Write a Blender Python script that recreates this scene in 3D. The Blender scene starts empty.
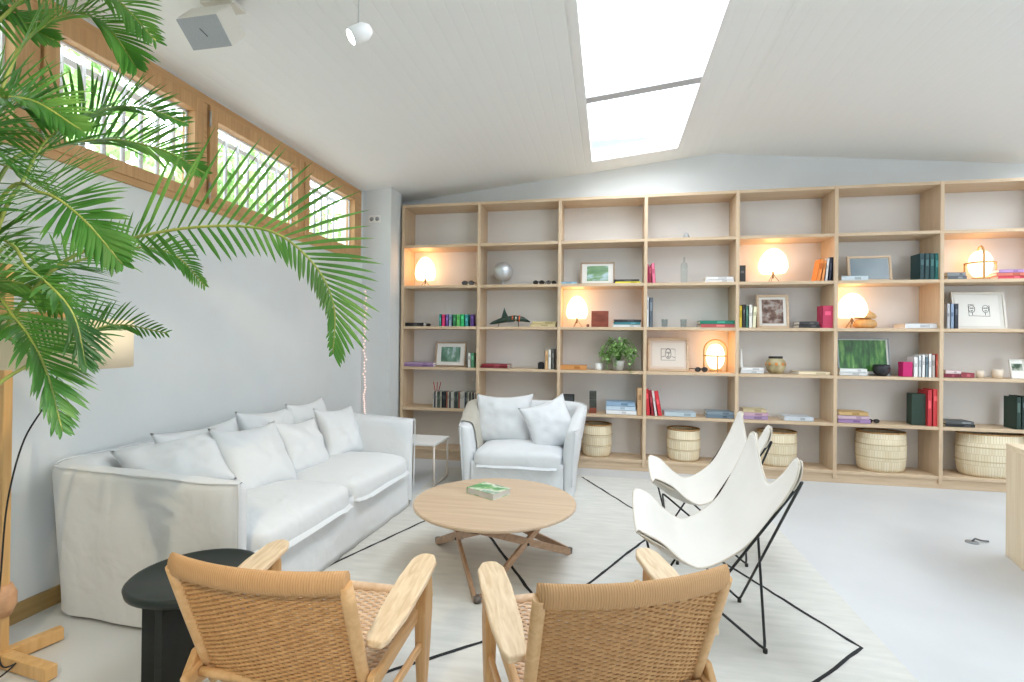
import bpy, bmesh, math, random
from mathutils import Vector, Matrix, Euler, noise
PI = math.pi
SC = bpy.context.scene
COL = SC.collection

# ------------------------------------------------------------------ camera, world, exposure
CAM_H = 1.385
cd = bpy.data.cameras.new('camera'); cam = bpy.data.objects.new('camera', cd); COL.objects.link(cam)
_f = 499.0
_y = Vector((97, 3, _f)).normalized()                     # direction of the room's depth, seen by the lens
_x = Vector((2562, 26, -_f)); _x = (_x - _y * _x.dot(_y)).normalized()
_z = _x.cross(_y)
if _z.y > 0: _z = -_z
cam.matrix_world = Matrix(((_x.x, -_x.y, -_x.z, 0), (_y.x, -_y.y, -_y.z, 0), (_z.x, -_z.y, -_z.z, CAM_H), (0, 0, 0, 1)))
cd.sensor_width = 36; cd.lens = _f / 1024 * 36; cd.clip_start = 0.05
SC.camera = cam
w = bpy.data.worlds.new('daylight'); SC.world = w; w.use_nodes = True
bg = w.node_tree.nodes['Background']; bg.inputs[0].default_value = (0.87, 0.94, 1.015, 1); bg.inputs[1].default_value = 4.6
SC.view_settings.view_transform = 'Standard'; SC.view_settings.look = 'None'
SC.view_settings.gamma = 1; SC.view_settings.use_curve_mapping = False
SC.view_settings.exposure = 0.93
SC.cycles.use_denoising = True
SC.cycles.max_bounces = 10; SC.cycles.diffuse_bounces = 6; SC.cycles.transparent_max_bounces = 24
SC.cycles.sample_clamp_indirect = 6
SC.cycles.caustics_reflective = False; SC.cycles.caustics_refractive = False

def area(name, loc, rot, sx, sy, power, color=(1, 1, 1), portal=False, spread=PI):
    l = bpy.data.lights.new(name, 'AREA'); l.shape = 'RECTANGLE'; l.size = sx; l.size_y = sy
    l.energy = power; l.color = color; l.spread = spread
    if portal: l.cycles.is_portal = True
    o = bpy.data.objects.new(name, l); COL.objects.link(o); o.location = loc; o.rotation_euler = rot
    return o
CX0, CZ0, CK = -2.825, 3.13, 0.1057                         # ceiling: height at the left wall, rise per metre
RIDGE = 1.15
YR0 = -2.6                                                  # rear wall
def ceil_z(x): return CZ0 + CK * (x - CX0) if x < RIDGE else CZ0 + CK * (RIDGE - CX0) - 0.098 * (x - RIDGE)
# daylight through the glass of the roof and of the garden front behind the camera
area('skylight_daylight', (0.2475, 3.09, 3.56), (0, -math.atan(CK), 0), 0.92, 5.0, 1, portal=True)
area('east_skylight_daylight', (4.515, 3.09, 3.32), (0, math.atan(.098), 0), 0.98, 5.0, 1, portal=True)
area('garden_front_daylight', (4.4, YR0 - .25, 1.25), (PI / 2, 0, 0), 2.2, 2.5, 1, portal=True)
area('clerestory_daylight', (CX0 - .1, 2.75, 2.71), (0, -PI / 2, 0), 0.8, 5.1, 1, portal=True)

# ------------------------------------------------------------------ materials
def srgb(c):
    return tuple(((v / 255) / 12.92 if v / 255 <= .04045 else ((v / 255 + .055) / 1.055) ** 2.4) for v in c) + (1,)
_mats = {}
def nm(name):
    m = bpy.data.materials.new(name); m.use_nodes = True
    n = m.node_tree.nodes; l = m.node_tree.links
    return m, n, l, n['Principled BSDF']
def plain(c, rough=.6, metal=0, key=None, spec=.5):
    k = (tuple(c), rough, metal, spec)
    if k in _mats: return _mats[k]
    m, n, l, p = nm(key or 'paint'); p.inputs['Base Color'].default_value = srgb(c)
    p.inputs['Roughness'].default_value = rough; p.inputs['Metallic'].default_value = metal
    p.inputs['Specular IOR Level'].default_value = spec
    tc = n.new('ShaderNodeTexCoord'); t = n.new('ShaderNodeTexNoise'); t.inputs['Scale'].default_value = 60
    b = n.new('ShaderNodeBump'); b.inputs['Strength'].default_value = .06; b.inputs['Distance'].default_value = .002
    l.new(tc.outputs['Object'], t.inputs['Vector']); l.new(t.outputs['Fac'], b.inputs['Height']); l.new(b.outputs[0], p.inputs['Normal'])
    _mats[k] = m; return m
def ramp(n, stops):
    r = n.new('ShaderNodeValToRGB'); e = r.color_ramp.elements
    while len(e) < len(stops): e.new(.5)
    for i, (pos, c) in enumerate(stops): e[i].position = pos; e[i].color = srgb(c)
    return r
def wood(key, c1, c2, axis=0, scale=1.0, rough=.5):
    k = ('wood', key, axis)
    if k in _mats: return _mats[k]
    m, n, l, p = nm(key)
    tc = n.new('ShaderNodeTexCoord'); mp = n.new('ShaderNodeMapping')
    s = [22 * scale] * 3; s[axis] = 1.2 * scale; mp.inputs['Scale'].default_value = s
    t = n.new('ShaderNodeTexNoise'); t.inputs['Scale'].default_value = 1.6; t.inputs['Detail'].default_value = 6; t.inputs['Distortion'].default_value = .8
    r = ramp(n, [(.3, c1), (.7, c2)])
    l.new(tc.outputs['Object'], mp.inputs[0]); l.new(mp.outputs[0], t.inputs['Vector']); l.new(t.outputs['Fac'], r.inputs[0]); l.new(r.outputs[0], p.inputs['Base Color'])
    b = n.new('ShaderNodeBump'); b.inputs['Strength'].default_value = .12; b.inputs['Distance'].default_value = .002
    l.new(t.outputs['Fac'], b.inputs['Height']); l.new(b.outputs[0], p.inputs['Normal'])
    p.inputs['Roughness'].default_value = rough
    _mats[k] = m; return m
def cloth(key, c, scale=260, strength=.25, wrinkle=.42, rough=.95):
    k = ('cloth', key)
    if k in _mats: return _mats[k]
    m, n, l, p = nm(key); p.inputs['Base Color'].default_value = srgb(c); p.inputs['Roughness'].default_value = rough
    p.inputs['Specular IOR Level'].default_value = .15
    p.inputs['Sheen Weight'].default_value = .1
    tc = n.new('ShaderNodeTexCoord')
    t = n.new('ShaderNodeTexNoise'); t.inputs['Scale'].default_value = scale
    t2 = n.new('ShaderNodeTexNoise'); t2.inputs['Scale'].default_value = 6; t2.inputs['Detail'].default_value = 2.5; t2.inputs['Distortion'].default_value = .35
    b = n.new('ShaderNodeBump'); b.inputs['Strength'].default_value = strength; b.inputs['Distance'].default_value = .001
    b2 = n.new('ShaderNodeBump'); b2.inputs['Strength'].default_value = wrinkle; b2.inputs['Distance'].default_value = .03
    for tt in (t, t2): l.new(tc.outputs['Object'], tt.inputs['Vector'])
    l.new(t.outputs['Fac'], b.inputs['Height']); l.new(t2.outputs['Fac'], b2.inputs['Height']); l.new(b2.outputs[0], b.inputs['Normal']); l.new(b.outputs[0], p.inputs['Normal'])
    _mats[k] = m; return m
def mottled(key, stops, scale=3.0, rough=.7, bump=.1, detail=5, stretch=(1, 1, 1), distort=0):
    k = ('mot', key)
    if k in _mats: return _mats[k]
    m, n, l, p = nm(key); p.inputs['Roughness'].default_value = rough
    tc = n.new('ShaderNodeTexCoord'); mp = n.new('ShaderNodeMapping'); mp.inputs['Scale'].default_value = stretch
    t = n.new('ShaderNodeTexNoise'); t.inputs['Scale'].default_value = scale; t.inputs['Detail'].default_value = detail; t.inputs['Distortion'].default_value = distort
    r = ramp(n, stops)
    l.new(tc.outputs['Object'], mp.inputs[0]); l.new(mp.outputs[0], t.inputs['Vector']); l.new(t.outputs['Fac'], r.inputs[0]); l.new(r.outputs[0], p.inputs['Base Color'])
    b = n.new('ShaderNodeBump'); b.inputs['Strength'].default_value = bump; b.inputs['Distance'].default_value = .004
    l.new(t.outputs['Fac'], b.inputs['Height']); l.new(b.outputs[0], p.inputs['Normal'])
    _mats[k] = m; return m
def glass(key='window_glass', tint=(1, 1, 1), gloss=.12):
    k = ('glass', key)
    if k in _mats: return _mats[k]
    m, n, l, p = nm(key); out = n['Material Output']
    tr = n.new('ShaderNodeBsdfTransparent'); tr.inputs[0].default_value = tint + (1,)
    gl = n.new('ShaderNodeBsdfGlossy'); gl.inputs['Roughness'].default_value = .03
    lw = n.new('ShaderNodeLayerWeight'); pw = n.new('ShaderNodeMath'); pw.operation = 'POWER'; pw.inputs[1].default_value = 5; l.new(lw.outputs['Facing'], pw.inputs[0])
    fr = n.new('ShaderNodeMath'); fr.operation = 'MULTIPLY_ADD'; fr.inputs[1].default_value = .6; fr.inputs[2].default_value = .03; l.new(pw.outputs[0], fr.inputs[0])
    mx = n.new('ShaderNodeMixShader'); l.new(fr.outputs[0], mx.inputs[0]); l.new(tr.outputs[0], mx.inputs[1]); l.new(gl.outputs[0], mx.inputs[2]); l.new(mx.outputs[0], out.inputs[0])
    _mats[k] = m; return m
def glow(key, c, strength, base=(245, 235, 220)):
    k = ('glow', key)
    if k in _mats: return _mats[k]
    m, n, l, p = nm(key); p.inputs['Base Color'].default_value = srgb(base)
    p.inputs['Emission Color'].default_value = c + (1,); p.inputs['Emission Strength'].default_value = strength
    _mats[k] = m; return m

# ------------------------------------------------------------------ mesh helpers
class MB:
    """collects shapes; build() links them as ONE mesh object"""
    def __init__(s): s.bm = bmesh.new()
    def box(s, c, d, rot=None, mi=0):
        r = bmesh.ops.create_cube(s.bm, size=1)
        M = Matrix.Translation(c) @ (rot.to_4x4() if rot is not None else Matrix()) @ Matrix.Diagonal((d[0], d[1], d[2], 1))
        bmesh.ops.transform(s.bm, matrix=M, verts=r['verts'])
        for f in {f for v in r['verts'] for f in v.link_faces}: f.material_index = mi
        return r['verts']
    def beam(s, a, b, wd, th, up=(0, 0, 1), mi=0):
        a, b = Vector(a), Vector(b); d = b - a; yv = d.normalized(); zv = Vector(up); xv = yv.cross(zv).normalized(); zv = xv.cross(yv)
        R = Matrix((xv, yv, zv)).transposed()
        return s.box((a + b) / 2, (wd, d.length, th), R, mi)
    def tube(s, pts, r, n=8, closed=False, mi=0, smooth=True):
        pts = [Vector(p) for p in pts]; rs = r if isinstance(r, (list, tuple)) else [r] * len(pts)
        N = len(pts); rings = []; up = None
        for i, p in enumerate(pts):
            if closed: t = pts[(i + 1) % N] - pts[i - 1]
            else: t = pts[min(i + 1, N - 1)] - pts[max(i - 1, 0)]
            if t.length < 1e-9: t = Vector((0, 0, 1))
            t.normalize()
            if up is None: up = Vector((0, 0, 1)) if abs(t.z) < .9 else Vector((1, 0, 0))
            a = t.cross(up)
            if a.length < 1e-6: a = t.cross(Vector((0, 1, 0)))
            a.normalize(); b = a.cross(t); up = b
            rings.append([s.bm.verts.new(p + (a * math.cos(2 * PI * k / n) + b * math.sin(2 * PI * k / n)) * rs[i]) for k in range(n)])
        for i in range(N if closed else N - 1):
            A, B = rings[i], rings[(i + 1) % N]
            for k in range(n):
                f = s.bm.faces.new((A[k], A[(k + 1) % n], B[(k + 1) % n], B[k])); f.material_index = mi; f.smooth = smooth
        if not closed:
            for R in (rings[0][::-1], rings[-1]):
                try: s.bm.faces.new(R).material_index = mi
                except ValueError: pass
    def lathe(s, prof, n=32, M=None, mi=0, smooth=True, a0=0, a1=2 * PI):
        M = M or Matrix(); rings = []
        for r, z in prof:
            if r < 1e-6: rings.append([s.bm.verts.new(M @ Vector((0, 0, z)))])
            else: rings.append([s.bm.verts.new(M @ Vector((r * math.cos(2 * PI * k / n), r * math.sin(2 * PI * k / n), z))) for k in range(n)])
        for A, B in zip(rings, rings[1:]):
            for k in range(n):
                k2 = (k + 1) % n
                if len(A) == 1 and len(B) == 1: continue
                if len(A) == 1: vs = (A[0], B[k2], B[k])
                elif len(B) == 1: vs = (A[k], A[k2], B[0])
                else: vs = (A[k], A[k2], B[k2], B[k])
                f = s.bm.faces.new(vs); f.material_index = mi; f.smooth = smooth
    def grid(s, fn, nu, nv, mi=0, smooth=True, wrap_u=False):
        V = [[s.bm.verts.new(fn(i / nu, j / nv)) for j in range(nv + 1)] for i in range(nu if wrap_u else nu + 1)]
        L = len(V)
        for i in range(nu):
            for j in range(nv):
                f = s.bm.faces.new((V[i][j], V[(i + 1) % L][j], V[(i + 1) % L][j + 1], V[i][j + 1])); f.material_index = mi; f.smooth = smooth
        return V
    def prism(s, pts, ext, mi=0):
        """polygon pts (3D, planar) extruded by vector ext"""
        e = Vector(ext); A = [s.bm.verts.new(Vector(p)) for p in pts]; B = [s.bm.verts.new(Vector(p) + e) for p in pts]; n = len(pts)
        for f in [s.bm.faces.new(A[::-1]), s.bm.faces.new(B)] + [s.bm.faces.new((A[i], A[(i + 1) % n], B[(i + 1) % n], B[i])) for i in range(n)]: f.material_index = mi
    def build(s, name, mats, parent=None, bevel=0, seg=2, subsurf=0, solid=0, recalc=True, weld=0, autosmooth=False):
        if weld: bmesh.ops.remove_doubles(s.bm, verts=s.bm.verts, dist=weld)
        if recalc: bmesh.ops.recalc_face_normals(s.bm, faces=s.bm.faces)
        me = bpy.data.meshes.new(name); s.bm.to_mesh(me); s.bm.free()
        o = bpy.data.objects.new(name, me); COL.objects.link(o)
        for m in (mats if isinstance(mats, (list, tuple)) else [mats]): me.materials.append(m)
        if parent is not None: o.parent = parent
        if solid:
            q = o.modifiers.new('solid', 'SOLIDIFY'); q.thickness = solid; q.offset = 0
        if subsurf:
            q = o.modifiers.new('sub', 'SUBSURF'); q.levels = q.render_levels = subsurf
        if bevel:
            q = o.modifiers.new('bevel', 'BEVEL'); q.width = bevel; q.segments = seg; q.limit_method = 'ANGLE'; q.angle_limit = math.radians(40)
        return o
def tag(o, label, cat, group=None, kind=None):
    o['label'] = label; o['category'] = cat
    if group: o['group'] = group
    if kind: o['kind'] = kind
    return o
def thing(name, label, cat, loc=(0, 0, 0), rz=0, group=None):
    o = bpy.data.objects.new(name, None); COL.objects.link(o); o.location = loc; o.rotation_euler = (0, 0, rz); o.empty_display_size = .1
    return tag(o, label, cat, group)
def struct(o, label, cat):
    return tag(o, label, cat, None, 'structure')
def dup(root, label, loc=None, rz=None):
    r = root.copy(); COL.objects.link(r); r['label'] = label
    if loc is not None: r.location = loc
    if rz is not None: r.rotation_euler = (0, 0, rz)
    for ch in root.children:
        c = ch.copy(); COL.objects.link(c); c.parent = r
        for g in ch.children:
            d = g.copy(); COL.objects.link(d); d.parent = c
    return r
def bez(pts, n):
    """smooth curve through pts (Catmull-Rom)"""
    P = [Vector(p) for p in pts]; P = [P[0] * 2 - P[1]] + P + [P[-1] * 2 - P[-2]]; out = []
    m = len(P) - 3
    for i in range(n + 1):
        u = i / n * m; k = min(int(u), m - 1); t = u - k; a, b, c, d = P[k:k + 4]
        out.append(.5 * ((2 * b) + (c - a) * t + (2 * a - 5 * b + 4 * c - d) * t * t + (3 * b - a - 3 * c + d) * t ** 3))
    return out
def sstep(a, b, x):
    t = max(0, min(1, (x - a) / (b - a))); return t * t * (3 - 2 * t)
ORD = ['first', 'second', 'third', 'fourth', 'fifth', 'sixth', 'seventh', 'eighth', 'ninth', 'tenth', 'eleventh', 'twelfth', 'thirteenth', 'fourteenth', 'fifteenth', 'sixteenth', 'seventeenth', 'eighteenth', 'nineteenth', 'twentieth']
def ordn(i): return ORD[i] if i < 20 else ('twenty-' + ORD[i - 20] if i < 29 else 'thirtieth')

# palette
M_WALL = mottled('wall_plaster', [(.3, (216, 220, 221)), (.7, (222, 226, 227))], 2.0, .9, .05)
M_FLOOR = mottled('polished_concrete', [(.3, (200, 203, 205)), (.7, (213, 216, 218))], 1.1, .42, .02, 8)
M_OAKX = wood('oak_boards_x', (200, 174, 142), (216, 192, 162), 0)
M_OAKZ = wood('oak_boards_z', (200, 174, 142), (216, 192, 162), 2)
M_WINX = wood('window_larch', (188, 144, 96), (208, 166, 118), 1)
M_WINZ = wood('window_larch_posts', (188, 144, 96), (208, 166, 118), 2)
M_LINEN = cloth('white_linen', (221, 224, 226))
M_CANVAS = cloth('canvas', (228, 225, 219), 300, .3, .12)
M_BLACKMETAL = plain((34, 36, 36), .4, .3, 'black_steel')
M_GLASS = glass()
M_WHITE = plain((236, 236, 234), .5, 0, 'white_lacquer')
M_PAGE = plain((238, 234, 224), .8, 0, 'paper')

# ------------------------------------------------------------------ room shell
YB = 5.95                                                   # back wall
YR, XR = -2.6, 6.2                                          # rear and right limits
m = MB(); m.box((1.7, 1.7, -.05), (9.4, 9.0, .1)); struct(m.build('floor', M_FLOOR), 'pale grey polished concrete floor of the whole room', 'floor')
# left wall with the clerestory opening
WY0, WY1, WZ0, WZ1 = 0.2, 5.30, 2.305, 3.115
m = MB()
m.box((CX0 - .12, 1.7, WZ0 / 2), (.24, 9.0, WZ0))
m.box((CX0 - .12, (YR - .2 + WY0) / 2, (WZ0 + 3.3) / 2), (.24, WY0 - YR + .2, 3.3 - WZ0))
m.box((CX0 - .12, (YB + .2 + WY1) / 2, (WZ0 + 3.3) / 2), (.24, YB + .2 - WY1, 3.3 - WZ0))
m.box((CX0 - .12, (WY0 + WY1) / 2, 3.215), (.24, WY1 - WY0, .2))
struct(m.build('wall_left', M_WALL), 'white plaster wall under the high row of wooden windows', 'wall')
m = MB(); m.prism([(CX0 - .2, YB, 0), (XR + .2, YB, 0), (XR + .2, YB, ceil_z(XR + .2) + .1), (RIDGE, YB, ceil_z(RIDGE) + .1), (CX0 - .2, YB, CZ0 + .08)], (0, .2, 0))
struct(m.build('wall_back', M_WALL), 'white plaster wall behind the oak bookshelf', 'wall')
m = MB(); m.box((XR + .1, 1.7, 1.6), (.2, 9.0, 3.2)); struct(m.build('wall_right', M_WALL), 'white plaster wall far right beyond the frame', 'wall')
# rear wall, with a wide garden opening
m = MB(); m.box((.15, YR - .1, 1.8), (6.3, .2, 3.6)); m.box((5.9, YR - .1, 1.8), (.8, .2, 3.6)); m.box((4.4, YR - .1, 3.05), (2.2, .2, 1.1))
struct(m.build('wall_rear', M_WALL), 'white plaster wall behind the viewer with a wide garden opening', 'wall')
m = MB()
for k in range(3): m.box((3.33 + k * 1.07, YR - .1, 1.25), (.06, .08, 2.38))
m.box((4.4, YR - .1, 2.47), (2.2, .08, .06)); m.box((4.4, YR - .1, .03), (2.2, .08, .06))
gf = m.build('door_1', M_WINZ); struct(gf, 'wide glazed garden front behind the viewer', 'glazed door')
m = MB(); m.box((4.4, YR - .1, 1.25), (2.14, .01, 2.38)); m.build('pane', M_GLASS, gf)
m = MB(); m.box((-2.675, 5.505, 1.6), (.40, .29, 3.25)); 
PIER = m.build('wall_pier', M_WALL); struct(PIER, 'white plaster pier in the corner left of the bookshelf', 'pier')
m = MB(); m.box((CX0 + .008, 1.4, .045), (.016, 7.6, .09)); struct(m.build('baseboard_left', wood('skirting', (150, 122, 74), (168, 140, 92), 1)), 'brown wooden skirting along the foot of the white left wall', 'skirting')

# ceiling: boarded, two slopes, with two strips of roof glazing
def board_mat():
    m, n, l, p = nm('white_boarded_ceiling')
    p.inputs['Base Color'].default_value = srgb((238, 239, 237)); p.inputs['Roughness'].default_value = .75
    tc = n.new('ShaderNodeTexCoord'); sp = n.new('ShaderNodeSeparateXYZ'); l.new(tc.outputs['Object'], sp.inputs[0])
    mu = n.new('ShaderNodeMath'); mu.operation = 'MULTIPLY'; mu.inputs[1].default_value = 1 / .095; l.new(sp.outputs['X'], mu.inputs[0])
    fr = n.new('ShaderNodeMath'); fr.operation = 'FRACT'; l.new(mu.outputs[0], fr.inputs[0])
    r = ramp(n, [(0, (0, 0, 0)), (.10, (255, 255, 255)), (.93, (255, 255, 255)), (1, (0, 0, 0))]); l.new(fr.outputs[0], r.inputs[0])
    b = n.new('ShaderNodeBump'); b.inputs['Strength'].default_value = .35; b.inputs['Distance'].default_value = .004
    l.new(r.outputs[0], b.inputs['Height']); l.new(b.outputs[0], p.inputs['Normal'])
    return m
M_CEIL = board_mat()
def slope_slabs(m, x0, x1, hx0, hx1, hy0, hy1, th=.12):
    def slab(xa, xb, ya, yb):
        m.prism([(xa, ya, ceil_z(xa)), (xb, ya, ceil_z(xb)), (xb, ya, ceil_z(xb) + th), (xa, ya, ceil_z(xa) + th)], (0, yb - ya, 0))
    slab(x0, hx0, YR - .2, YB + .2); slab(hx1, x1, YR - .2, YB + .2); slab(hx0, hx1, YR - .2, hy0); slab(hx0, hx1, hy1, YB + .2)
SKX0, SKX1, SKY0, SKY1 = -.205, .700, .6, 5.58
m = MB(); slope_slabs(m, CX0 - .24, RIDGE, SKX0, SKX1, SKY0, SKY1); struct(m.build('ceiling', M_CEIL), 'white boarded ceiling slope above the windows, with the long skylight', 'ceiling')
EKX0, EKX1, EKY0, EKY1 = 4.03, 5.0, .6, 5.58
m = MB(); slope_slabs(m, RIDGE, XR + .2, EKX0, EKX1, EKY0, EKY1); struct(m.build('ceiling_east', M_CEIL), 'white boarded ceiling slope right of the ridge', 'ceiling')
m = MB(); m.prism([(RIDGE - .03, YR, ceil_z(RIDGE - .03) - .004), (RIDGE + .03, YR, ceil_z(RIDGE + .03) - .004), (RIDGE, YR, ceil_z(RIDGE) + .02)], (0, YB - YR, 0)); struct(m.build('trim_1', M_CEIL), 'thin ridge batten where the two white ceiling slopes meet', 'trim')
def skylight(n, x0, x1, y0, y1, bars, label):
    k = -CK if x0 > RIDGE else CK
    def z(x): return ceil_z(x)
    fm = MB()
    def rail(xa, xb, ya, yb, d0, d1):
        fm.prism([(xa, ya, z(xa) + d0), (xb, ya, z(xb) + d0), (xb, ya, z(xb) + d1), (xa, ya, z(xa) + d1)], (0, yb - ya, 0))
    rail(x0 - .06, x0, y0 - .06, y1 + .04, -.008, .0); rail(x1, x1 + .03, y0 - .06, y1 + .04, -.008, .0)
    rail(x0, x1, y1, y1 + .04, -.008, 0); rail(x0, x1, y0 - .06, y0, -.008, 0)
    fr = fm.build(f'window_{n}', M_WHITE); struct(fr, label, 'skylight')
    for yb in bars:
        b = MB(); fm = b; 
        fm.prism([(x0, yb, z(x0) + .0), (x1, yb, z(x1) + .0), (x1, yb, z(x1) + .09), (x0, yb, z(x0) + .09)], (0, .1, 0)); b.build('glazing_bar', plain((196, 198, 202), .5, .2), fr)
    g = MB(); g.prism([(x0, y0, z(x0) + .06), (x1, y0, z(x1) + .06), (x1, y0, z(x1) + .07), (x0, y0, z(x0) + .07)], (0, y1 - y0, 0)); g.build('pane', M_GLASS, fr)
skylight(5, SKX0, SKX1, SKY0, SKY1, [1.6, 4.14], 'long bright skylight with a grey cross bar in the left ceiling slope')
skylight(6, EKX0, EKX1, EKY0, EKY1, [1.6, 4.14], 'bright skylight at the right edge in the right ceiling slope')

# clerestory windows: one fixed outer frame, three glazed lights in view (and one beyond the frame)
FX = CX0 - .035
def wbox(m, y0, y1, z0, z1, x0, x1): m.box(((x0 + x1) / 2, (y0 + y1) / 2, (z0 + z1) / 2), (x1 - x0, y1 - y0, z1 - z0))
m = MB()
wbox(m, WY0, WY1, WZ1 - .055, WZ1, FX - .06, CX0 + .012); wbox(m, WY0, WY1, WZ0, WZ0 + .045, FX - .06, CX0 + .012)
for a, b in ((WY0, .26), (5.22, WY1)): wbox(m, a, b, WZ0 + .045, WZ1 - .055, FX - .06, CX0 + .012)
for y in (1.985, 3.045, 4.195): wbox(m, y - .02, y + .02, WZ0 + .045, WZ1 - .055, FX - .06, CX0 + .004)
struct(m.build('trim_2', M_WINX, bevel=.004), 'long larch outer frame around the row of high windows', 'window frame')
def win(n, y0, y1, label, hinge=True):
    zb, zt = WZ0 + .045, WZ1 - .055; s = .075
    f = MB(); x0, x1 = FX - .055, CX0 + .018
    wbox(f, y0, y1, zt - s - .02, zt, x0, x1); wbox(f, y0, y1, zb, zb + s, x0, x1); 
    wbox(f, y0, y0 + s, zb + s, zt - s - .02, x0, x1); wbox(f, y1 - s, y1, zb + s, zt - s - .02, x0, x1)
    fr = f.build(f'window_{n}', M_WINZ, bevel=.004); struct(fr, label, 'window')
    g = MB(); wbox(g, y0 + s, y1 - s, zb + s, zt - s - .02, FX - .03, FX - .022); g.build('pane', M_GLASS, fr)
    g = MB(); a, b, c, d = y0 + s, y1 - s, zb + s, zt - s - .02; t = .012
    for q in ((a, b, d - t, d), (a, b, c, c + t), (a, a + t, c, d), (b - t, b, c, d)): wbox(g, *q, FX - .022, FX - .010)
    g.build('glazing_bead', plain((226, 230, 234), .5), fr)
    if hinge:
        h = MB(); h.tube([(CX0 + .026, y0 - .008, zt - .16), (CX0 + .026, y0 - .008, zt - .05)], .008); h.tube([(CX0 + .026, y0 - .008, zb + .04), (CX0 + .026, y0 - .008, zb + .15)], .008); h.build('hinge', plain((190, 190, 188), .35, .8), fr)
win(1, 2.010, 3.020, 'largest high larch window in view, crossed by palm fronds')
win(2, 3.075, 4.180, 'high larch window in the middle of the row, with steel hinges')
win(3, 4.215, 5.215, 'high larch window nearest the bookshelf corner', False)
win(4, .27, 1.96, 'high larch window at the left edge behind the palm')

# ------------------------------------------------------------------ outside the high windows
g = thing('window_grille', 'grey steel bars standing outside the row of high windows', 'grille', (-3.16, 0, 2.2))
m = MB()
for z in (.12, .82): m.beam((0, .2, z), (0, 5.5, z), .012, .04)
m.build('rail', plain((176, 180, 186), .6, .0, 'galvanised'), g)
y = .3
while y < 5.4:
    m = MB(); m.tube([(0, y, 0), (0, y, 1.0)], .015, 6); m.build('bar', plain((176, 180, 186), .6, .0), g); y += .128
m = MB(); m.box((-7.3, 3, 2.05), (8.7, 22, .1)); struct(m.build('ground_outside', plain((200, 198, 190), .9, 0, 'gravel')), 'pale gravel ground outside the high windows', 'ground')
M_LEAF = mottled('leaves', [(.3, (110, 150, 84)), (.5, (144, 180, 110)), (.7, (176, 206, 144))], 6, .5, .1)
M_BARK = mottled('bark', [(.3, (90, 76, 60)), (.7, (130, 112, 92))], 8, .9, .4)
rng = random.Random(5)
def tree(name, label, x, y, h, rad, nl, seed):
    r = random.Random(seed); t = thing(name, label, 'tree', (x, y, 2.1), 0, 'trees outside the high windows')
    m = MB(); m.tube([(0, 0, 0), (.05, .04, h * .5), (0, .1, h * .85)], [.07, .05, .02]); m.build('trunk', M_BARK, t)
    m = MB()
    for i in range(nl):
        d = Vector((r.gauss(0, 1), r.gauss(0, 1), r.gauss(0, 1))).normalized() * rad * (r.random() ** .5)
        c = Vector((0, 0, h * .62)) + Vector((d.x, d.y * 1.3, d.z * 1.1)); R = Euler((r.random() * 6, r.random() * 6, r.random() * 6)).to_matrix(); s = .06 + .07 * r.random()
        v = [m.bm.verts.new(c + R @ Vector(q) * s) for q in ((0, -1, 0), (.5, 0, .1), (0, 1, 0), (-.5, 0, .1))]; m.bm.faces.new(v)
    m.build('foliage', M_LEAF, t, recalc=False)
tree('garden_tree', 'bright green tree outside the largest high window, left of the others', -5.3, 3.4, 2.3, 1.0, 1700, 1)
tree('garden_tree', 'bright green tree outside the middle high window', -5.6, 6.6, 2.2, .95, 1500, 2)
tree('garden_tree', 'leafy green tree outside at the left edge behind the palm', -5.0, .3, 2.6, 1.0, 1700, 3)
tree('garden_tree', 'leafy green tree outside seen through the window nearest the bookshelf', -6.2, 10.2, 2.0, .95, 1200, 4)

m = MB(); m.box((3.4, 8.2, 2.3), (9, .2, 4.7)); struct(m.build('wall_haze', plain((104, 150, 160), .9, 0, 'haze_blue')), 'added pale blue wall outside that colours a haze band at the far end of the skylight', 'wall')  # added wall; its blue tints a haze band at the skylight's far end

# ------------------------------------------------------------------ bookshelf
BX0, P, BT, YF = -2.447, .938, .035, 5.60
ZR = {1: 2.537, 2: 2.055, 3: 1.572, 4: 1.09, 5: .607, 6: .125}
NC = 7
shelf = thing('bookshelf', 'wall-wide open oak bookshelf with a grid of square compartments', 'bookshelf', (0, 0, 0))
YBK = YB - .012
def upx(k): return BX0 + BT / 2 + P * k
for k in range(NC + 1):
    m = MB(); m.box((upx(k), (YF + YBK) / 2, (3.02 + .045) / 2), (BT, YBK - YF, 3.02 - .045)); m.build('upright', M_OAKZ, shelf, bevel=.002, seg=1)
for k in range(NC):
    for z in [3.02] + [ZR[i] for i in range(1, 7)]:
        m = MB(); m.box((upx(k) + P / 2, (YF + .004 + YBK) / 2, z - .016), (P - BT, YBK - YF - .004, .032)); m.build('shelf_board', M_OAKX, shelf, bevel=.002, seg=1)
m = MB(); m.box((upx(0) + P * NC / 2, YB - .006, 1.5), (P * NC, .010, 2.99)); m.build('back_panel', plain((226, 223, 219), .8, 0, 'bounce_tinted_board'), shelf)  # added panel; its warm tint stands in for bounced light
m = MB(); m.box((upx(0) + P * NC / 2, YF + .03, .0455), (P * NC - BT, .02, .089)); m.build('plinth', M_OAKX, shelf)

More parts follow.
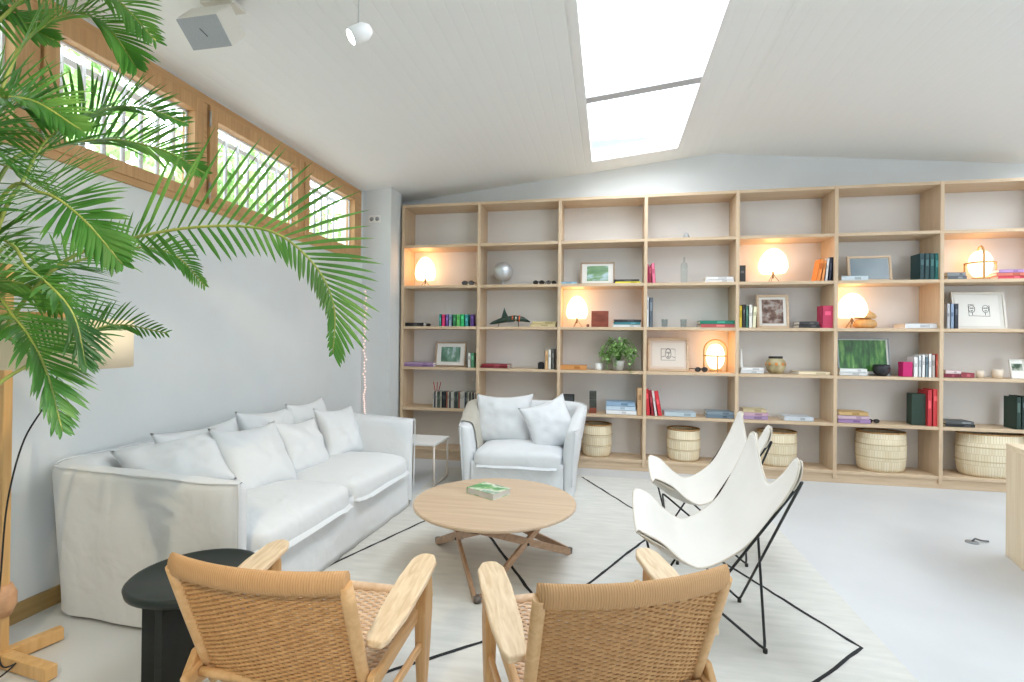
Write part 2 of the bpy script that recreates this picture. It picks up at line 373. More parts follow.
# ------------------------------------------------------------------ books
ZR = {k: v + .0015 for k, v in ZR.items()}                  # things stand on the boards
_b = 0
def book_mesh(parent_name, th, h, d, c, seed):
    """standing: spine towards -Y, th along X"""
    m = MB(); t = min(.003, th * .16)
    m.box((-th / 2 + t / 2, d / 2, h / 2), (t, d, h)); m.box((th / 2 - t / 2, d / 2, h / 2), (t, d, h)); m.box((0, t / 2, h / 2), (th, t, h))
    m.box((0, d / 2, h / 2), (th - 2 * t, d - .008, h - .008), mi=1)
    r = random.Random(seed)
    z0 = h * (.55 + .2 * r.random()); m.box((0, -.0003, z0), (th * .55, .0012, h * (.12 + .2 * r.random())), mi=2)
    return m
def lighter(c):
    k = 45 if sum(c) < 380 else -40
    return tuple(max(0, min(255, v + k)) for v in c)
STANDG = {}
def stand_book(row, x, th, h, c, lean, label, yo=.03, d=None, group=None):
    global _b; _b += 1
    d = d or min(.16, h * .6)
    m = book_mesh('book', th * .96, h, d, c, _b)
    o = m.build('book', [plain(c, .55), M_PAGE, plain(lighter(c), .6)])
    a = math.radians(lean)
    o.rotation_euler = (0, a, 0); lift = abs(math.sin(a)) * th * .48
    o.location = (x - math.sin(a) * h * .5, YF + yo, ZR[row] + lift)
    tag(o, label, 'book', group)
def flat_pile(row, x, wd, h, items, yo=.04):
    global _b
    n = len(items); t = max(.012, h / n); z = ZR[row]
    for i, (c, label) in enumerate(items):
        _b += 1; r = random.Random(_b * 7); ww = wd * (1 - .06 * i * r.random()); d = min(.26, max(.14, ww * .75))
        m = book_mesh('book', t * .97, ww, d, c, _b)
        o = m.build('book', [plain(c, .55), M_PAGE, plain(lighter(c), .6)])
        a = (r.random() - .5) * .12
        o.matrix_world = Matrix.Translation((x + (r.random() - .5) * .02, YF + yo, z + t / 2)) @ Matrix.Rotation(a, 4, 'Z') @ Matrix.Rotation(PI / 2, 4, 'Y') @ Matrix.Translation((0, 0, -ww / 2))
        tag(o, label, 'book'); z += t
STAND = [
(2,0.399,0.038,0.214,(214, 60, 110),0,'hot pink paperback standing at the left end of the trio of pink books'),
(2,0.434,0.032,0.191,(150, 40, 60),0,'dark crimson thin paperback in the middle of the trio of pink books'),
(2,0.468,0.036,0.223,(235, 120, 150),-4,'light pink paperback leaning at the right end of the trio of pink books'),
(2,1.375,0.065,0.184,(60, 58, 56),0,'black and white spotted book standing alone left of the egg-shaped lamp'),
(2,2.123,0.042,0.232,(240, 140, 60),10,'bright orange paperback leaning right, first of the books beside the egg-shaped lamp'),
(2,2.158,0.028,0.221,(245, 160, 90),8,'pale orange paperback leaning behind the bright orange one'),
(2,2.188,0.026,0.241,(225, 225, 225),5,'white paperback leaning between orange and black books on the lamp shelf'),
(2,2.218,0.026,0.25,(40, 42, 60),3,'navy black hardback beside the white leaning paperback'),
(2,2.248,0.03,0.25,(24, 24, 26),0,'black hardback against the right upright on the lamp shelf'),
(2,3.042,0.044,0.272,(28, 62, 66),0,'dark teal bound volume, leftmost of the set of four'),
(2,3.086,0.042,0.271,(34, 70, 72),0,'dark teal bound volume, second from left of the set of four'),
(2,3.13,0.042,0.27,(30, 80, 80),0,'dark teal bound volume, third from left of the set of four'),
(2,3.176,0.047,0.269,(40, 120, 118),0,'brighter teal bound volume, rightmost of the set of four'),
(3,-1.964,0.025,0.154,(60, 160, 150),0,'slim teal notebook at the left end of the rainbow row'),
(3,-1.923,0.042,0.15,(226, 60, 120),0,'pink notebook, second from left in the rainbow row'),
(3,-1.878,0.037,0.15,(110, 80, 150),0,'violet notebook, third from left in the rainbow row'),
(3,-1.839,0.037,0.15,(150, 170, 190),0,'grey-blue notebook left of the green ones in the rainbow row'),
(3,-1.787,0.042,0.15,(40, 120, 70),0,'dark green notebook, first of the greens in the rainbow row'),
(3,-1.74,0.047,0.15,(110, 200, 110),0,'light green notebook, second of the greens in the rainbow row'),
(3,-1.691,0.047,0.15,(50, 190, 110),0,'vivid green notebook, third of the greens in the rainbow row'),
(3,-1.641,0.044,0.15,(50, 140, 140),0,'blue-green notebook right of the green ones in the rainbow row'),
(3,-1.573,0.044,0.15,(90, 60, 130),0,'purple notebook at the right end of the rainbow row'),
(3,0.407,0.037,0.345,(222, 226, 230),0,'tall white book standing left of the two drinking glasses'),
(3,0.447,0.038,0.333,(90, 100, 110),0,'tall grey book beside the white one, left of the drinking glasses'),
(3,1.361,0.03,0.242,(230, 200, 70),0,'yellow-spined book at the left end beside the wide photo frame'),
(3,1.395,0.032,0.253,(50, 50, 52),0,'black-spined book next to the yellow one'),
(3,1.426,0.028,0.242,(60, 110, 90),0,'dark green book between black and white spines'),
(3,1.461,0.037,0.252,(236, 232, 222),0,'cream-white book in the row left of the portrait photo frame'),
(3,1.5,0.037,0.231,(240, 236, 200),3,'pale yellow book leaning beside the portrait photo frame'),
(3,2.197,0.107,0.239,(198, 52, 92),0,'raspberry red book standing against the right upright, over dark flat books'),
(3,3.273,0.029,0.255,(190, 192, 196),0,'light grey book, left of three in front of the face drawing'),
(3,3.305,0.033,0.255,(140, 160, 185),0,'blue-grey book, middle of three in front of the face drawing'),
(3,3.34,0.033,0.254,(52, 56, 66),0,'charcoal book, right of three in front of the face drawing'),
(4,-1.602,0.035,0.183,(226, 228, 220),0,'white thin book right of the small green landscape frame'),
(4,-1.562,0.041,0.184,(90, 150, 110),0,'green and white thin book against the upright, right of the small frame'),
(4,-0.694,0.034,0.219,(232, 190, 140),0,'peach book at the left of the three books by the small black cube'),
(4,-0.658,0.034,0.231,(240, 236, 226),0,'white book in the middle of the three by the small black cube'),
(4,-0.621,0.034,0.243,(90, 90, 86),0,'dark grey book at the right of the three by the small black cube'),
(4,2.993,0.039,0.208,(236, 236, 234),0,'white book next to the magenta box'),
(4,3.029,0.03,0.219,(214, 218, 220),0,'light grey book, second to the right of the magenta box'),
(4,3.061,0.03,0.229,(238, 238, 238),0,'white tall book, third to the right of the magenta box'),
(4,3.089,0.023,0.21,(120, 140, 150),0,'slate blue book between white spines right of the magenta box'),
(4,3.117,0.03,0.24,(240, 240, 240),0,'bright white book left of the pale pink one'),
(4,3.147,0.028,0.231,(206, 196, 190),0,'pale taupe book near the right upright by the magenta box'),
(4,3.18,0.031,0.241,(214, 84, 70),0,'coral red book against the right upright by the white books'),
(5,0.419,0.042,0.3,(206, 40, 52),-4,'red hardback, leftmost of the leaning red books'),
(5,0.46,0.032,0.29,(150, 30, 44),-6,'dark red hardback, second of the leaning red books'),
(5,0.492,0.027,0.28,(238, 222, 220),-8,'white paperback squeezed between leaning red books'),
(5,0.53,0.044,0.281,(220, 48, 60),-10,'bright red hardback leaning at the right end of the red books'),
(5,0.336,0.058,0.309,(206, 166, 124),0,'tan wooden-coloured book standing against the upright by the blue flat stack'),
(5,3.117,0.044,0.365,(200, 52, 60),0,'red thick hardback standing right of the dark green box file'),
(5,3.168,0.05,0.377,(224, 70, 74),0,'bright red hardback with white lettering band against the upright'),
(5,3.866,0.041,0.319,(40, 62, 52),0,'dark green folder standing at the right edge above the largest basket'),
(5,3.912,0.046,0.33,(34, 54, 48),0,'blackish green folder behind the desk at the right edge'),
]
FLAT = [
(2,-0.46,0.197,0.038,[((150, 190, 214), 'pale blue thin book lying flat left of the green landscape frame')]),
(2,0.193,0.27,0.056,[((226, 214, 70), 'yellow book lying flat, bottom of the pair right of the green landscape frame'), ((48, 48, 46), 'black book lying flat on the yellow one')]),
(2,1.152,0.292,0.07,[((230, 230, 230), 'white book lying flat, bottom of the white pair right of the glass bottle'), ((244, 244, 244), 'white book lying flat, top of the white pair right of the glass bottle')]),
(2,2.451,0.248,0.061,[((206, 220, 226), 'pale blue-white magazine lying flat in front of the grey picture frame')]),
(2,3.346,0.163,0.082,[((96, 104, 110), 'grey book lying flat, bottom of the pair left of the basket lamp'), ((140, 146, 150), 'light grey book lying flat, top of the pair left of the basket lamp')]),
(2,3.812,0.248,0.103,[((206, 70, 84), 'red book lying flat, bottom of the pink pile right of the basket lamp'), ((226, 130, 110), 'salmon book lying flat, middle of the pink pile right of the basket lamp'), ((190, 150, 200), 'lilac book lying flat, top of the pink pile right of the basket lamp')]),
(3,-2.303,0.255,0.054,[((40, 40, 42), 'black flat book lying alone at the left end above the purple books')]),
(3,-0.737,0.287,0.072,[((222, 206, 160), 'cream book lying flat, bottom of the pair right of the toy plane'), ((206, 190, 140), 'straw-coloured book lying flat, top of the pair right of the toy plane')]),
(3,0.192,0.302,0.096,[((220, 226, 226), 'white book lying flat at the bottom of the pile right of the brown box'), ((60, 130, 140), 'teal book lying flat in the middle of the pile right of the brown box'), ((44, 44, 48), 'black book lying flat on top of the pile right of the brown box')]),
(3,1.136,0.353,0.087,[((190, 90, 90), 'dusty red book lying flat under the green one right of the glasses'), ((34, 128, 104), 'emerald green book lying flat right of the drinking glasses')]),
(3,2.026,0.199,0.078,[((36, 36, 38), 'black book lying flat, bottom of the dark pair by the raspberry book'), ((58, 54, 56), 'charcoal book lying flat, top of the dark pair by the raspberry book')]),
(3,3.05,0.28,0.07,[((226, 230, 234), 'white book lying flat alone right of the wooden dome')]),
(4,-2.241,0.368,0.059,[((150, 120, 170), 'purple book lying flat, bottom of the pair left of the small frame'), ((176, 150, 190), 'lilac book lying flat, top of the pair left of the small frame')]),
(4,-1.306,0.322,0.057,[((120, 30, 44), 'dark red book lying flat, bottom of the pair behind the armchair'), ((150, 50, 60), 'maroon book lying flat, top of the pair behind the armchair')]),
(4,-0.404,0.306,0.065,[((214, 150, 84), 'orange-tan book lying flat left of the white cup')]),
(4,1.49,0.226,0.073,[((226, 230, 232), 'white book lying flat, bottom of the pair left of the spotted vase'), ((242, 242, 242), 'white book lying flat, top of the pair left of the spotted vase')]),
(4,2.082,0.301,0.043,[((240, 226, 196), 'cream thin book lying flat right of the spotted vase')]),
(4,2.437,0.252,0.081,[((220, 224, 226), 'white book lying flat, bottom of the pair under the green foliage picture'), ((238, 240, 240), 'white book lying flat, top of the pair under the green foliage picture')]),
(4,3.316,0.133,0.085,[((130, 40, 60), 'wine red box lying flat at the left, above the black flat folder'), ((220, 200, 200), 'pale pink booklet lying on the wine red box')]),
(4,3.453,0.115,0.078,[((150, 60, 70), 'brick red booklet lying flat second from the left upright')]),
(5,0.139,0.33,0.148,[((236, 240, 244), 'white book lying flat at the bottom of the blue pile'), ((200, 220, 236), 'pale blue book lying flat, second from bottom of the blue pile'), ((150, 180, 206), 'mid blue book lying flat on top of the blue pile')]),
(5,0.756,0.321,0.06,[((190, 206, 214), 'pale grey-blue magazine lying flat right of the red books')]),
(5,1.17,0.282,0.08,[((110, 130, 146), 'slate blue book lying flat, bottom of the pair behind the far canvas chair'), ((136, 152, 164), 'grey-blue book lying flat, top of the pair behind the far canvas chair')]),
(5,1.518,0.255,0.12,[((176, 150, 190), 'lilac book lying flat, bottom of the pile behind the near canvas chair'), ((206, 170, 190), 'pink book lying flat, middle of the pile behind the near canvas chair'), ((206, 190, 150), 'straw book lying flat, top of the pile behind the near canvas chair')]),
(5,1.929,0.276,0.058,[((206, 214, 222), 'pale grey magazine lying flat above the third basket')]),
(5,2.447,0.293,0.126,[((170, 140, 190), 'purple book lying flat at the bottom of the pile above the fourth basket'), ((206, 180, 196), 'mauve book lying flat in the middle of the pile above the fourth basket'), ((210, 176, 120), 'tan book lying flat on top of the pile above the fourth basket')]),
(5,3.379,0.252,0.068,[((40, 42, 44), 'black flat folder lying above the largest basket'), ((90, 94, 96), 'dark grey folder lying on the black one')]),
]

for row, x, th, h, c, lean, label in STAND: stand_book(row, x, th, max(h - .01, .1), c, lean, label)
for row, x, wd, h, items in FLAT: flat_pile(row, x, wd, min(max(h - .012, .014 * len(items)), .05 * len(items)), items)
# disc cases on the fifth shelf
r = random.Random(3); xx = -2.045
DC = [((40, 44, 40), 'black'), ((226, 224, 216), 'white'), ((96, 110, 96), 'grey-green'), ((180, 110, 90), 'rust'), ((60, 66, 74), 'slate'), ((210, 206, 190), 'cream')]
for i in range(30):
    c, nme = DC[r.randrange(6)] if i % 2 else DC[r.choice([0, 1, 5, 2])]
    th = .0165; m = book_mesh('case', th, .19, .135, c, 500 + i)
    o = m.build('disc_case', [plain(c, .3), M_PAGE, plain(lighter(c), .5)]); o.location = (xx, YF + .05, ZR[5]); xx += .0188
    tag(o, f'slim {nme} disc case, {ordn(i)} from the left in the long row of cases', 'disc case', 'disc cases behind the armchair')
m = MB()
for k, (dx, a) in enumerate(((-.02, -.2), (.0, .05), (.02, .25))):
    o = MB(); o.tube([(0, 0, 0), (math.sin(a) * .11, 0, .11)], .005, 6)
    q = o.build('pencil', plain([(200, 70, 60), (190, 100, 70), (170, 60, 60)][k], .5)); q.location = (-2.04 + k * .022, YF + .1, ZR[5] + .19)
    tag(q, ['dusty red pencil leaning left on top of the disc cases', 'brownish pencil upright on top of the disc cases', 'dark red pencil leaning right on top of the disc cases'][k], 'pencil', 'pencils above the disc cases')
m.bm.free()

# ------------------------------------------------------------------ lamps on the shelf
M_OPAL = glow('lit_paper_shade', (1.0, .66, .38), 1.35)
M_BRASS = plain((120, 96, 74), .4, .3, 'bronze')
def egg_lamp(x, row, wd, h0, h1, label, yo=.16):
    """shade from height h0 to h1 above the shelf, on three thin wire legs"""
    t = thing('table_lamp', label, 'lamp', (x * (YF + yo) / 5.66, YF + yo, ZR[row]), 0, 'egg-shaped shelf lamps'); R = wd / 2; H = h1 - h0
    m = MB(); prof = [(R * .80, 0), (R * .92, H * .08), (R, H * .22), (R * .97, H * .42), (R * .86, H * .62), (R * .66, H * .80), (R * .42, H * .93), (R * .18, H * .99), (0, H)]
    m.lathe([(r_, z + h0) for r_, z in prof], 28); m.lathe([(R * .78, h0 + .001), (R * .3, h0 + .012), (0, h0 + .014)], 28)
    m.build('lamp_shade', M_OPAL, t)
    for k in range(3):
        a = PI / 2 + k * 2 * PI / 3 + .5; m = MB(); m.tube([(math.cos(a) * R * .5, math.sin(a) * R * .5, .003), (math.cos(a) * .015, math.sin(a) * .015, h0 * .7), (0, 0, h0 + .02)], .003, 6); m.build('leg', M_CANE if 0 else M_BRASS, t)
    m = MB(); m.tube([(0, 0, h0 * .45), (0, 0, h0 + .02)], .009, 8); m.build('stem', M_BRASS, t)
    l = bpy.data.lights.new('lamp_bulb', 'POINT'); l.energy = 1.0; l.color = (1, .52, .20); l.shadow_soft_size = R * .8
    o = bpy.data.objects.new('lamp_bulb', l); COL.objects.link(o); o.parent = t; o.location = (0, -.0, h1 + .03)
egg_lamp(-2.165, 2, .255, .085, .365, 'glowing egg-shaped lamp in the leftmost lit compartment of the bookshelf')
egg_lamp(1.682, 2, .29, .105, .37, 'glowing egg-shaped lamp between the spotted book and the orange books')
egg_lamp(-.359, 3, .247, .10, .36, 'glowing egg-shaped lamp beside the reddish brown box')
egg_lamp(2.43, 3, .276, .11, .37, 'glowing egg-shaped lamp beside the wooden dome')
M_CANE = wood('bent_beech', (196, 150, 92), (216, 176, 120), 2)
M_GLOBE = glow('lit_opal_globe', (1.0, .68, .40), 1.6)
def cesta(x, row, wd, h, rz, label, yo=.17):
    t = thing('basket_lamp', label, 'lamp', (x * (YF + yo) / 5.66, YF + yo, ZR[row]), rz, 'basket lamps with bentwood cages'); R = wd / 2
    zr = h * .50; hg = h * .42
    m = MB(); m.lathe([(0, .03)] + [(R * .80 * math.sin(PI * k / 16) ** .8, .03 + h * .78 * (1 - math.cos(PI * k / 16)) / 2) for k in range(1, 16)] + [(0, .03 + h * .78)], 28); m.build('globe', M_GLOBE, t)
    m = MB(); m.tube([(R * math.cos(a * PI / 24), R * math.sin(a * PI / 24), zr) for a in range(48)], .008, 6, True); m.build('ring', M_CANE, t)
    m = MB(); m.tube([(R * .5 * math.cos(a * PI / 24), R * .5 * math.sin(a * PI / 24), .02) for a in range(48)], .010, 6, True); m.build('base_ring', M_CANE, t)
    m = MB(); m.tube([(-R, 0, .004), (-R, 0, h * .66)] + [(-R * math.cos(PI * k / 12), 0, h * .66 + (h * .33) * math.sin(PI * k / 12)) for k in range(1, 12)] + [(R, 0, h * .66), (R, 0, .004)], .009, 8); m.build('handle', M_CANE, t)
    for sgn in (-1, 1):
        m = MB(); m.tube([(0, sgn * R, .004), (0, sgn * R, zr)], .008, 6); m.build('post', M_CANE, t)
    l = bpy.data.lights.new('lamp_bulb', 'POINT'); l.energy = .8; l.color = (1, .52, .20); l.shadow_soft_size = R * .8
    o = bpy.data.objects.new('lamp_bulb', l); COL.objects.link(o); o.parent = t; o.location = (0, 0, h * .86)
cesta(1.119, 4, .236, .355, 0.0, 'round glass lamp in a bentwood cage beside the large framed face drawing')
cesta(3.556, 2, .236, .345, 1.25, 'round glass lamp in a bentwood cage with an upright handle, above the two-face drawing')

# ------------------------------------------------------------------ pictures leaning on the shelf
def picture(x, row, wd, h, fw, fc, mat_c, pic_mat, inset, label, lean=8, yo=.15, lines=None, rz=0, dz=0):
    t = thing('framed_picture', label, 'picture', (x * (YF + yo) / 5.66, YF + yo, ZR[row] + dz), rz); A = Matrix.Rotation(math.radians(-lean), 4, 'X'); A3 = A.to_3x3()
    def bx(m, cx, cz, sx, sz, y, th): m.box(A @ Vector((cx, y, cz)), (sx, th, sz), A3)
    m = MB()
    for q in ((0, fw / 2, wd, fw), (0, h - fw / 2, wd, fw), (-wd / 2 + fw / 2, h / 2, fw, h - 2 * fw), (wd / 2 - fw / 2, h / 2, fw, h - 2 * fw)): bx(m, *q, 0, .022)
    m.build('frame', fc, t, bevel=.002, seg=1)
    m = MB(); bx(m, 0, h / 2, wd - 2 * fw, h - 2 * fw, .004, .006); m.build('mount', mat_c, t)
    if pic_mat:
        m = MB(); bx(m, inset[0] * wd, h / 2 + inset[1] * h, wd * inset[2], h * inset[3], -.0005, .004); m.build('print', pic_mat, t)
    if lines:
        m = MB()
        for pl in lines: m.tube([A @ Vector((px * wd, -.003, h / 2 + pz * h)) for px, pz in pl], .0022, 5)
        m.build('drawing', plain((40, 38, 38), .8), t)
    return t
W_FR = wood('pale_frame', (206, 180, 150), (220, 196, 168), 0)
W_FRT = wood('dark_frame', (160, 136, 112), (180, 156, 130), 0)
MATW = plain((232, 230, 224), .7, 0, 'mount_board')
P_LAND = mottled('landscape_print', [(.3, (70, 120, 70)), (.48, (110, 150, 100)), (.56, (170, 196, 200)), (.75, (200, 216, 226))], 4, .3, 0, 4, (1, 1, 2.4))
P_GREY = mottled('grey_print_glare', [(.35, (120, 134, 142)), (.5, (150, 164, 172)), (.6, (226, 232, 236)), (.8, (236, 240, 242))], 1.6, .2, 0, 2)  # pale stops paint the reflection on the glass into the print
P_PHOTO = mottled('group_photo', [(.3, (46, 40, 40)), (.45, (120, 90, 76)), (.6, (180, 170, 164)), (.75, (90, 84, 90))], 14, .4, 0, 4)
P_GREEN = mottled('green_print', [(.3, (54, 90, 70)), (.5, (110, 150, 130)), (.6, (200, 214, 220)), (.8, (70, 110, 90))], 5, .25, 0, 3, (2, 1, 1))
P_GRASS = mottled('foliage_print', [(.3, (22, 60, 26)), (.5, (52, 110, 46)), (.68, (110, 160, 80)), (.8, (190, 206, 170))], 9, .3, .1, 5, (3, 1, .7))
picture(-.134, 2, .385, .265, .018, W_FRT, MATW, P_LAND, (0, 0, .62, .66), 'framed green landscape picture on the upper shelf right of the pale blue book')
picture(2.594, 2, .408, .272, .022, W_FR, MATW, P_GREY, (0, 0, .86, .80), 'framed grey picture with a pale painted reflection, left of the teal volumes')
picture(1.688, 3, .318, .360, .024, W_FR, MATW, P_PHOTO, (0, .0, .66, .72), 'upright framed brown group photograph beside the row of pale books')
picture(-1.844, 4, .385, .300, .018, W_FRT, MATW, P_GREEN, (0, 0, .62, .60), 'small framed dark green landscape above the disc cases')
picture(2.55, 4, .485, .385, .010, plain((150, 156, 160), .3, .6), MATW, P_GRASS, (-.02, .03, .92, .84), 'framed picture of hanging green foliage behind the black bowl')
def circ(cx, cz, rx, rz, n=14, a0=0, a1=2 * PI): return [(cx + rx * math.cos(a0 + (a1 - a0) * k / n), cz + rz * math.sin(a0 + (a1 - a0) * k / n)) for k in range(n + 1)]
face1 = [circ(0, .02, .07, .15), circ(-.03, .06, .018, .02), circ(.03, .06, .018, .02), [(0, .06), (.015, -.02), (-.005, -.03)], circ(0, -.07, .03, .015), [(-.06, .12), (-.02, .19), (.04, .17), (.07, .1)],
         [(-.17, .17), (.17, .17), (.17, -.17), (-.17, -.17), (-.17, .17)], [(-.17, -.08), (-.08, -.05)], [(.08, -.06), (.17, -.09)]]
picture(.636, 4, .44, .37, .026, W_FR, plain((226, 210, 196), .7), plain((232, 224, 214), .7), (0, 0, .78, .72), 'large pale wood frame with an ink drawing of one face beside the caged lamp', lines=face1)
face2 = [circ(-.13, .04, .06, .10), circ(.13, .04, .06, .10), circ(-.15, .06, .014, .014), circ(-.11, .06, .014, .014), circ(.11, .06, .014, .014), circ(.15, .06, .014, .014), circ(-.13, -.01, .02, .01), circ(.13, -.01, .02, .01),
         [(-.19, .16), (-.19, -.14), (.2, -.16), (.2, .14)], [(-.19, .16), (-.08, .15)], [(-.12, -.06), (-.12, -.13)], [(.12, -.06), (.12, -.13)]]
picture(3.56, 3, .46, .375, .020, plain((226, 222, 214), .6), plain((222, 220, 212), .7), plain((234, 232, 226), .7), (-.03, 0, .82, .84), 'white framed ink drawing of two faces at the right end of the shelf', lines=face2)
picture(-.452, 5, .15, .2, .012, plain((40, 42, 44), .4), plain((70, 74, 78), .5), None, None, 'small dark framed picture half hidden behind the armchair cushion', yo=.12)
picture(3.884, 4, .125, .19, .006, MATW, MATW, mottled('card_print', [(.4, (60, 80, 60)), (.6, (200, 206, 190))], 12, .5, 0), (0, .1, .7, .35), 'small white card with a dark green print at the right edge of the shelf', yo=.08, lean=12)

# ------------------------------------------------------------------ small things on the shelf
def lathe_thing(name, label, cat, x, row, prof, mat, yo=.14, n=28, group=None, solid=0):
    m = MB(); m.lathe(prof, n); o = m.build(name, mat, None, solid=solid); o.location = (x * (YF + yo) / 5.66, YF + yo, ZR[row]); return tag(o, label, cat, group)
m = MB(); m.lathe([(.0, .052)] + [(.115 * math.sin(PI * k / 20), .167 - .115 * math.cos(PI * k / 20)) for k in range(1, 20)] + [(0, .282)], 32)
t = thing('globe', 'matt silver ball on a small stand, second column of the bookshelf', 'globe', (-1.236, YF + .16, ZR[2]))
m.build('ball', plain((206, 210, 214), .38, .6, 'brushed_silver'), t)
m = MB(); m.lathe([(.0, 0), (.055, 0), (.055, .008), (.02, .014), (.02, .056), (0, .056)], 24); m.build('stand', plain((200, 202, 204), .4, .3), t)
def spectacles(x, row, label, sc=.85, yo=.08, rz=0, c=(30, 28, 28)):
    t = thing('sunglasses', label, 'sunglasses', (x, YF + yo, ZR[row]), rz); s = sc; mt = plain(c, .3)
    for sg in (-1, 1):
        m = MB(); m.tube([(sg * .035 * s + .028 * s * math.cos(a * PI / 8), 0, .026 * s + .022 * s * math.sin(a * PI / 8)) for a in range(16)], .004 * s, 6, True)
        m.grid(lambda u, v: Vector((sg * .035 * s + .026 * s * v * math.cos(2 * PI * u), .0, .026 * s + .02 * s * v * math.sin(2 * PI * u))), 12, 1); m.build('lens', plain((50, 46, 44), .15), t)
        m = MB(); m.tube([(sg * .064 * s, 0, .034 * s), (sg * .066 * s, .11 * s, .03 * s), (sg * .06 * s, .14 * s, .006 * s)], .004 * s, 6); m.build('arm', mt, t)
    m = MB(); m.tube([(-.009 * s, 0, .034 * s), (0, -.003, .039 * s), (.009 * s, 0, .034 * s)], .004 * s, 6); m.build('bridge', mt, t)
spectacles(-1.64, 2, 'dark sunglasses lying right of the leftmost egg-shaped lamp', 1.15)
spectacles(-.80, 2, 'black sunglasses lying right of the silver ball, left one of the pair', 1.0)
spectacles(-.655, 2, 'tortoise sunglasses lying against the upright, right one of the pair', .9, rz=.4, c=(90, 70, 50))
spectacles(.98, 4, 'dark spectacles lying in front of the bentwood cage lamp', 1.1, rz=.3)
spectacles(2.64, 5, 'black spectacles lying left of the dark green box file', .9)
lathe_thing('pebble', 'small dark pebble beside the black flat book', 'pebble', -2.119, 3, [(0, 0), (.024, .004), (.03, .018), (.02, .032), (0, .036)], plain((60, 56, 54), .6), .1)
lathe_thing('bead', 'small brown bead right of the egg-shaped lamp by the brown box', 'bead', -.235, 3, [(0, 0), (.014, .004), (.018, .018), (.014, .032), (0, .036)], plain((110, 70, 50), .5), .1)
lathe_thing('glass_bottle', 'clear glass bottle with a thin neck between pink and white books', 'bottle', .791, 2, [(0, .004), (.033, .004), (.035, .02), (.035, .20), (.03, .22), (.010, .235), (.009, .285), (.011, .29)], glass('bottle_glass', (.86, .90, .90)), .13)
for i, (x, lb) in enumerate(((.592, 'left clear drinking glass of the pair in front of the tall white book'), (.789, 'right clear drinking glass of the pair beside the green flat book'))):
    lathe_thing('drinking_glass', lb, 'glass', x, 3, [(0, .004), (.030, .004), (.036, .09), (.033, .09), (.028, .012), (0, .012)], glass('tumbler_glass', (.84, .88, .89)), .12, group='drinking glasses')
lathe_thing('glass_dome', 'tiny grey glass ornament alone on the top shelf', 'ornament', .812, 1, [(0, 0), (.03, .0), (.034, .03), (.02, .06), (.008, .07), (0, .08)], plain((170, 172, 172), .2), .12)
lathe_thing('bud_vase', 'slim white bud vase at the left of the white books', 'vase', 1.375, 4, [(0, 0), (.02, 0), (.022, .08), (.014, .16), (.011, .25), (.008, .25), (0, .24)], plain((236, 236, 232), .3), .12)
m = MB(); m.box((0, .09, .091), (.19, .05, .182)); o = m.build('wooden_box', mottled('padauk', [(.3, (112, 50, 34)), (.7, (156, 82, 58))], 5, .5, .05, 5, (1, 1, 4)), bevel=.004); o.location = (-.103, YF + .02, ZR[3]); tag(o, 'square reddish brown wooden box right of a glowing lamp', 'box')
t = thing('wooden_dome', 'turned pale wooden dome with a narrow waist beside a glowing lamp', 'ornament', (2.60, YF + .17, ZR[3]))
m = MB(); m.lathe([(0, 0), (.07, 0), (.10, .02), (.104, .05), (.085, .085), (.045, .10)], 28); m.build('bowl', M_CANE, t)
m = MB(); m.lathe([(.045, .10), (.09, .105), (.10, .12), (.08, .155), (.04, .18), (0, .188)], 28); m.build('lid', M_CANE, t)
m = MB(); m.box((0, .04, .036), (.066, .066, .072)); m.lathe([(.022, .072), (.022, .082), (0, .084)], 16, Matrix.Translation((0, .04, 0))); o = m.build('cube_candle', plain((30, 30, 32), .5), bevel=.004); o.location = (-.761, YF + .03, ZR[4]); tag(o, 'small black cube left of the peach book', 'candle')
lathe_thing('cup', 'white cup without a handle left of the trailing plant', 'cup', -.108, 4, [(0, 0), (.034, 0), (.038, .01), (.041, .075), (.037, .075), (.033, .012), (0, .01)], M_WHITE, .1)
t = thing('ceramic_vase', 'squat beige vase with orange spots and a black rim', 'vase', (1.74, YF + .14, ZR[4]))
m = MB(); m.lathe([(0, 0), (.062, 0), (.085, .04), (.098, .09), (.092, .13), (.07, .155), (.066, .16)], 32)
for k in range(9):
    a = 2 * PI * k / 9 + .3; m.lathe([(0, .0), (.018, 0), (.014, .006), (0, .008)], 12, Matrix.Translation((.094 * math.cos(a), .094 * math.sin(a), .10)) @ Matrix.Rotation(a, 4, 'Z') @ Matrix.Rotation(PI / 2, 4, 'Y'), mi=1)
m.build('vase_body', [mottled('stoneware', [(.35, (150, 138, 104)), (.65, (196, 184, 146))], 14, .5, .1), plain((214, 140, 70), .4)], t)
m = MB(); m.lathe([(.066, .158), (.070, .17), (.066, .182), (.058, .18), (.056, .15)], 32); m.build('rim', plain((36, 32, 30), .4), t)
lathe_thing('bowl', 'round black bowl in front of the green foliage picture', 'bowl', 2.703, 4, [(0, 0), (.04, 0), (.068, .035), (.076, .08), (.068, .115), (.062, .112), (.066, .08), (.058, .04), (0, .012)], plain((38, 40, 44), .4), .07)
m = MB(); m.box((0, .05, .073), (.085, .09, .146)); o = m.build('gift_box', plain((204, 30, 110), .6), bevel=.004); o.location = (2.925, YF + .03, ZR[4]); tag(o, 'bright magenta box between the black bowl and white books', 'box')
for x, rr, hh, lb in ((3.56, .032, .07, 'small cream clay cup, left of the pair at the right end'), (3.707, .044, .085, 'larger cream clay cup, right of the pair at the right end')):
    lathe_thing('clay_cup', lb, 'cup', x, 4, [(0, 0), (rr * .8, 0), (rr, hh * .4), (rr * .96, hh), (rr * .82, hh), (rr * .8, .01), (0, .01)], plain((226, 210, 190), .7), .09)
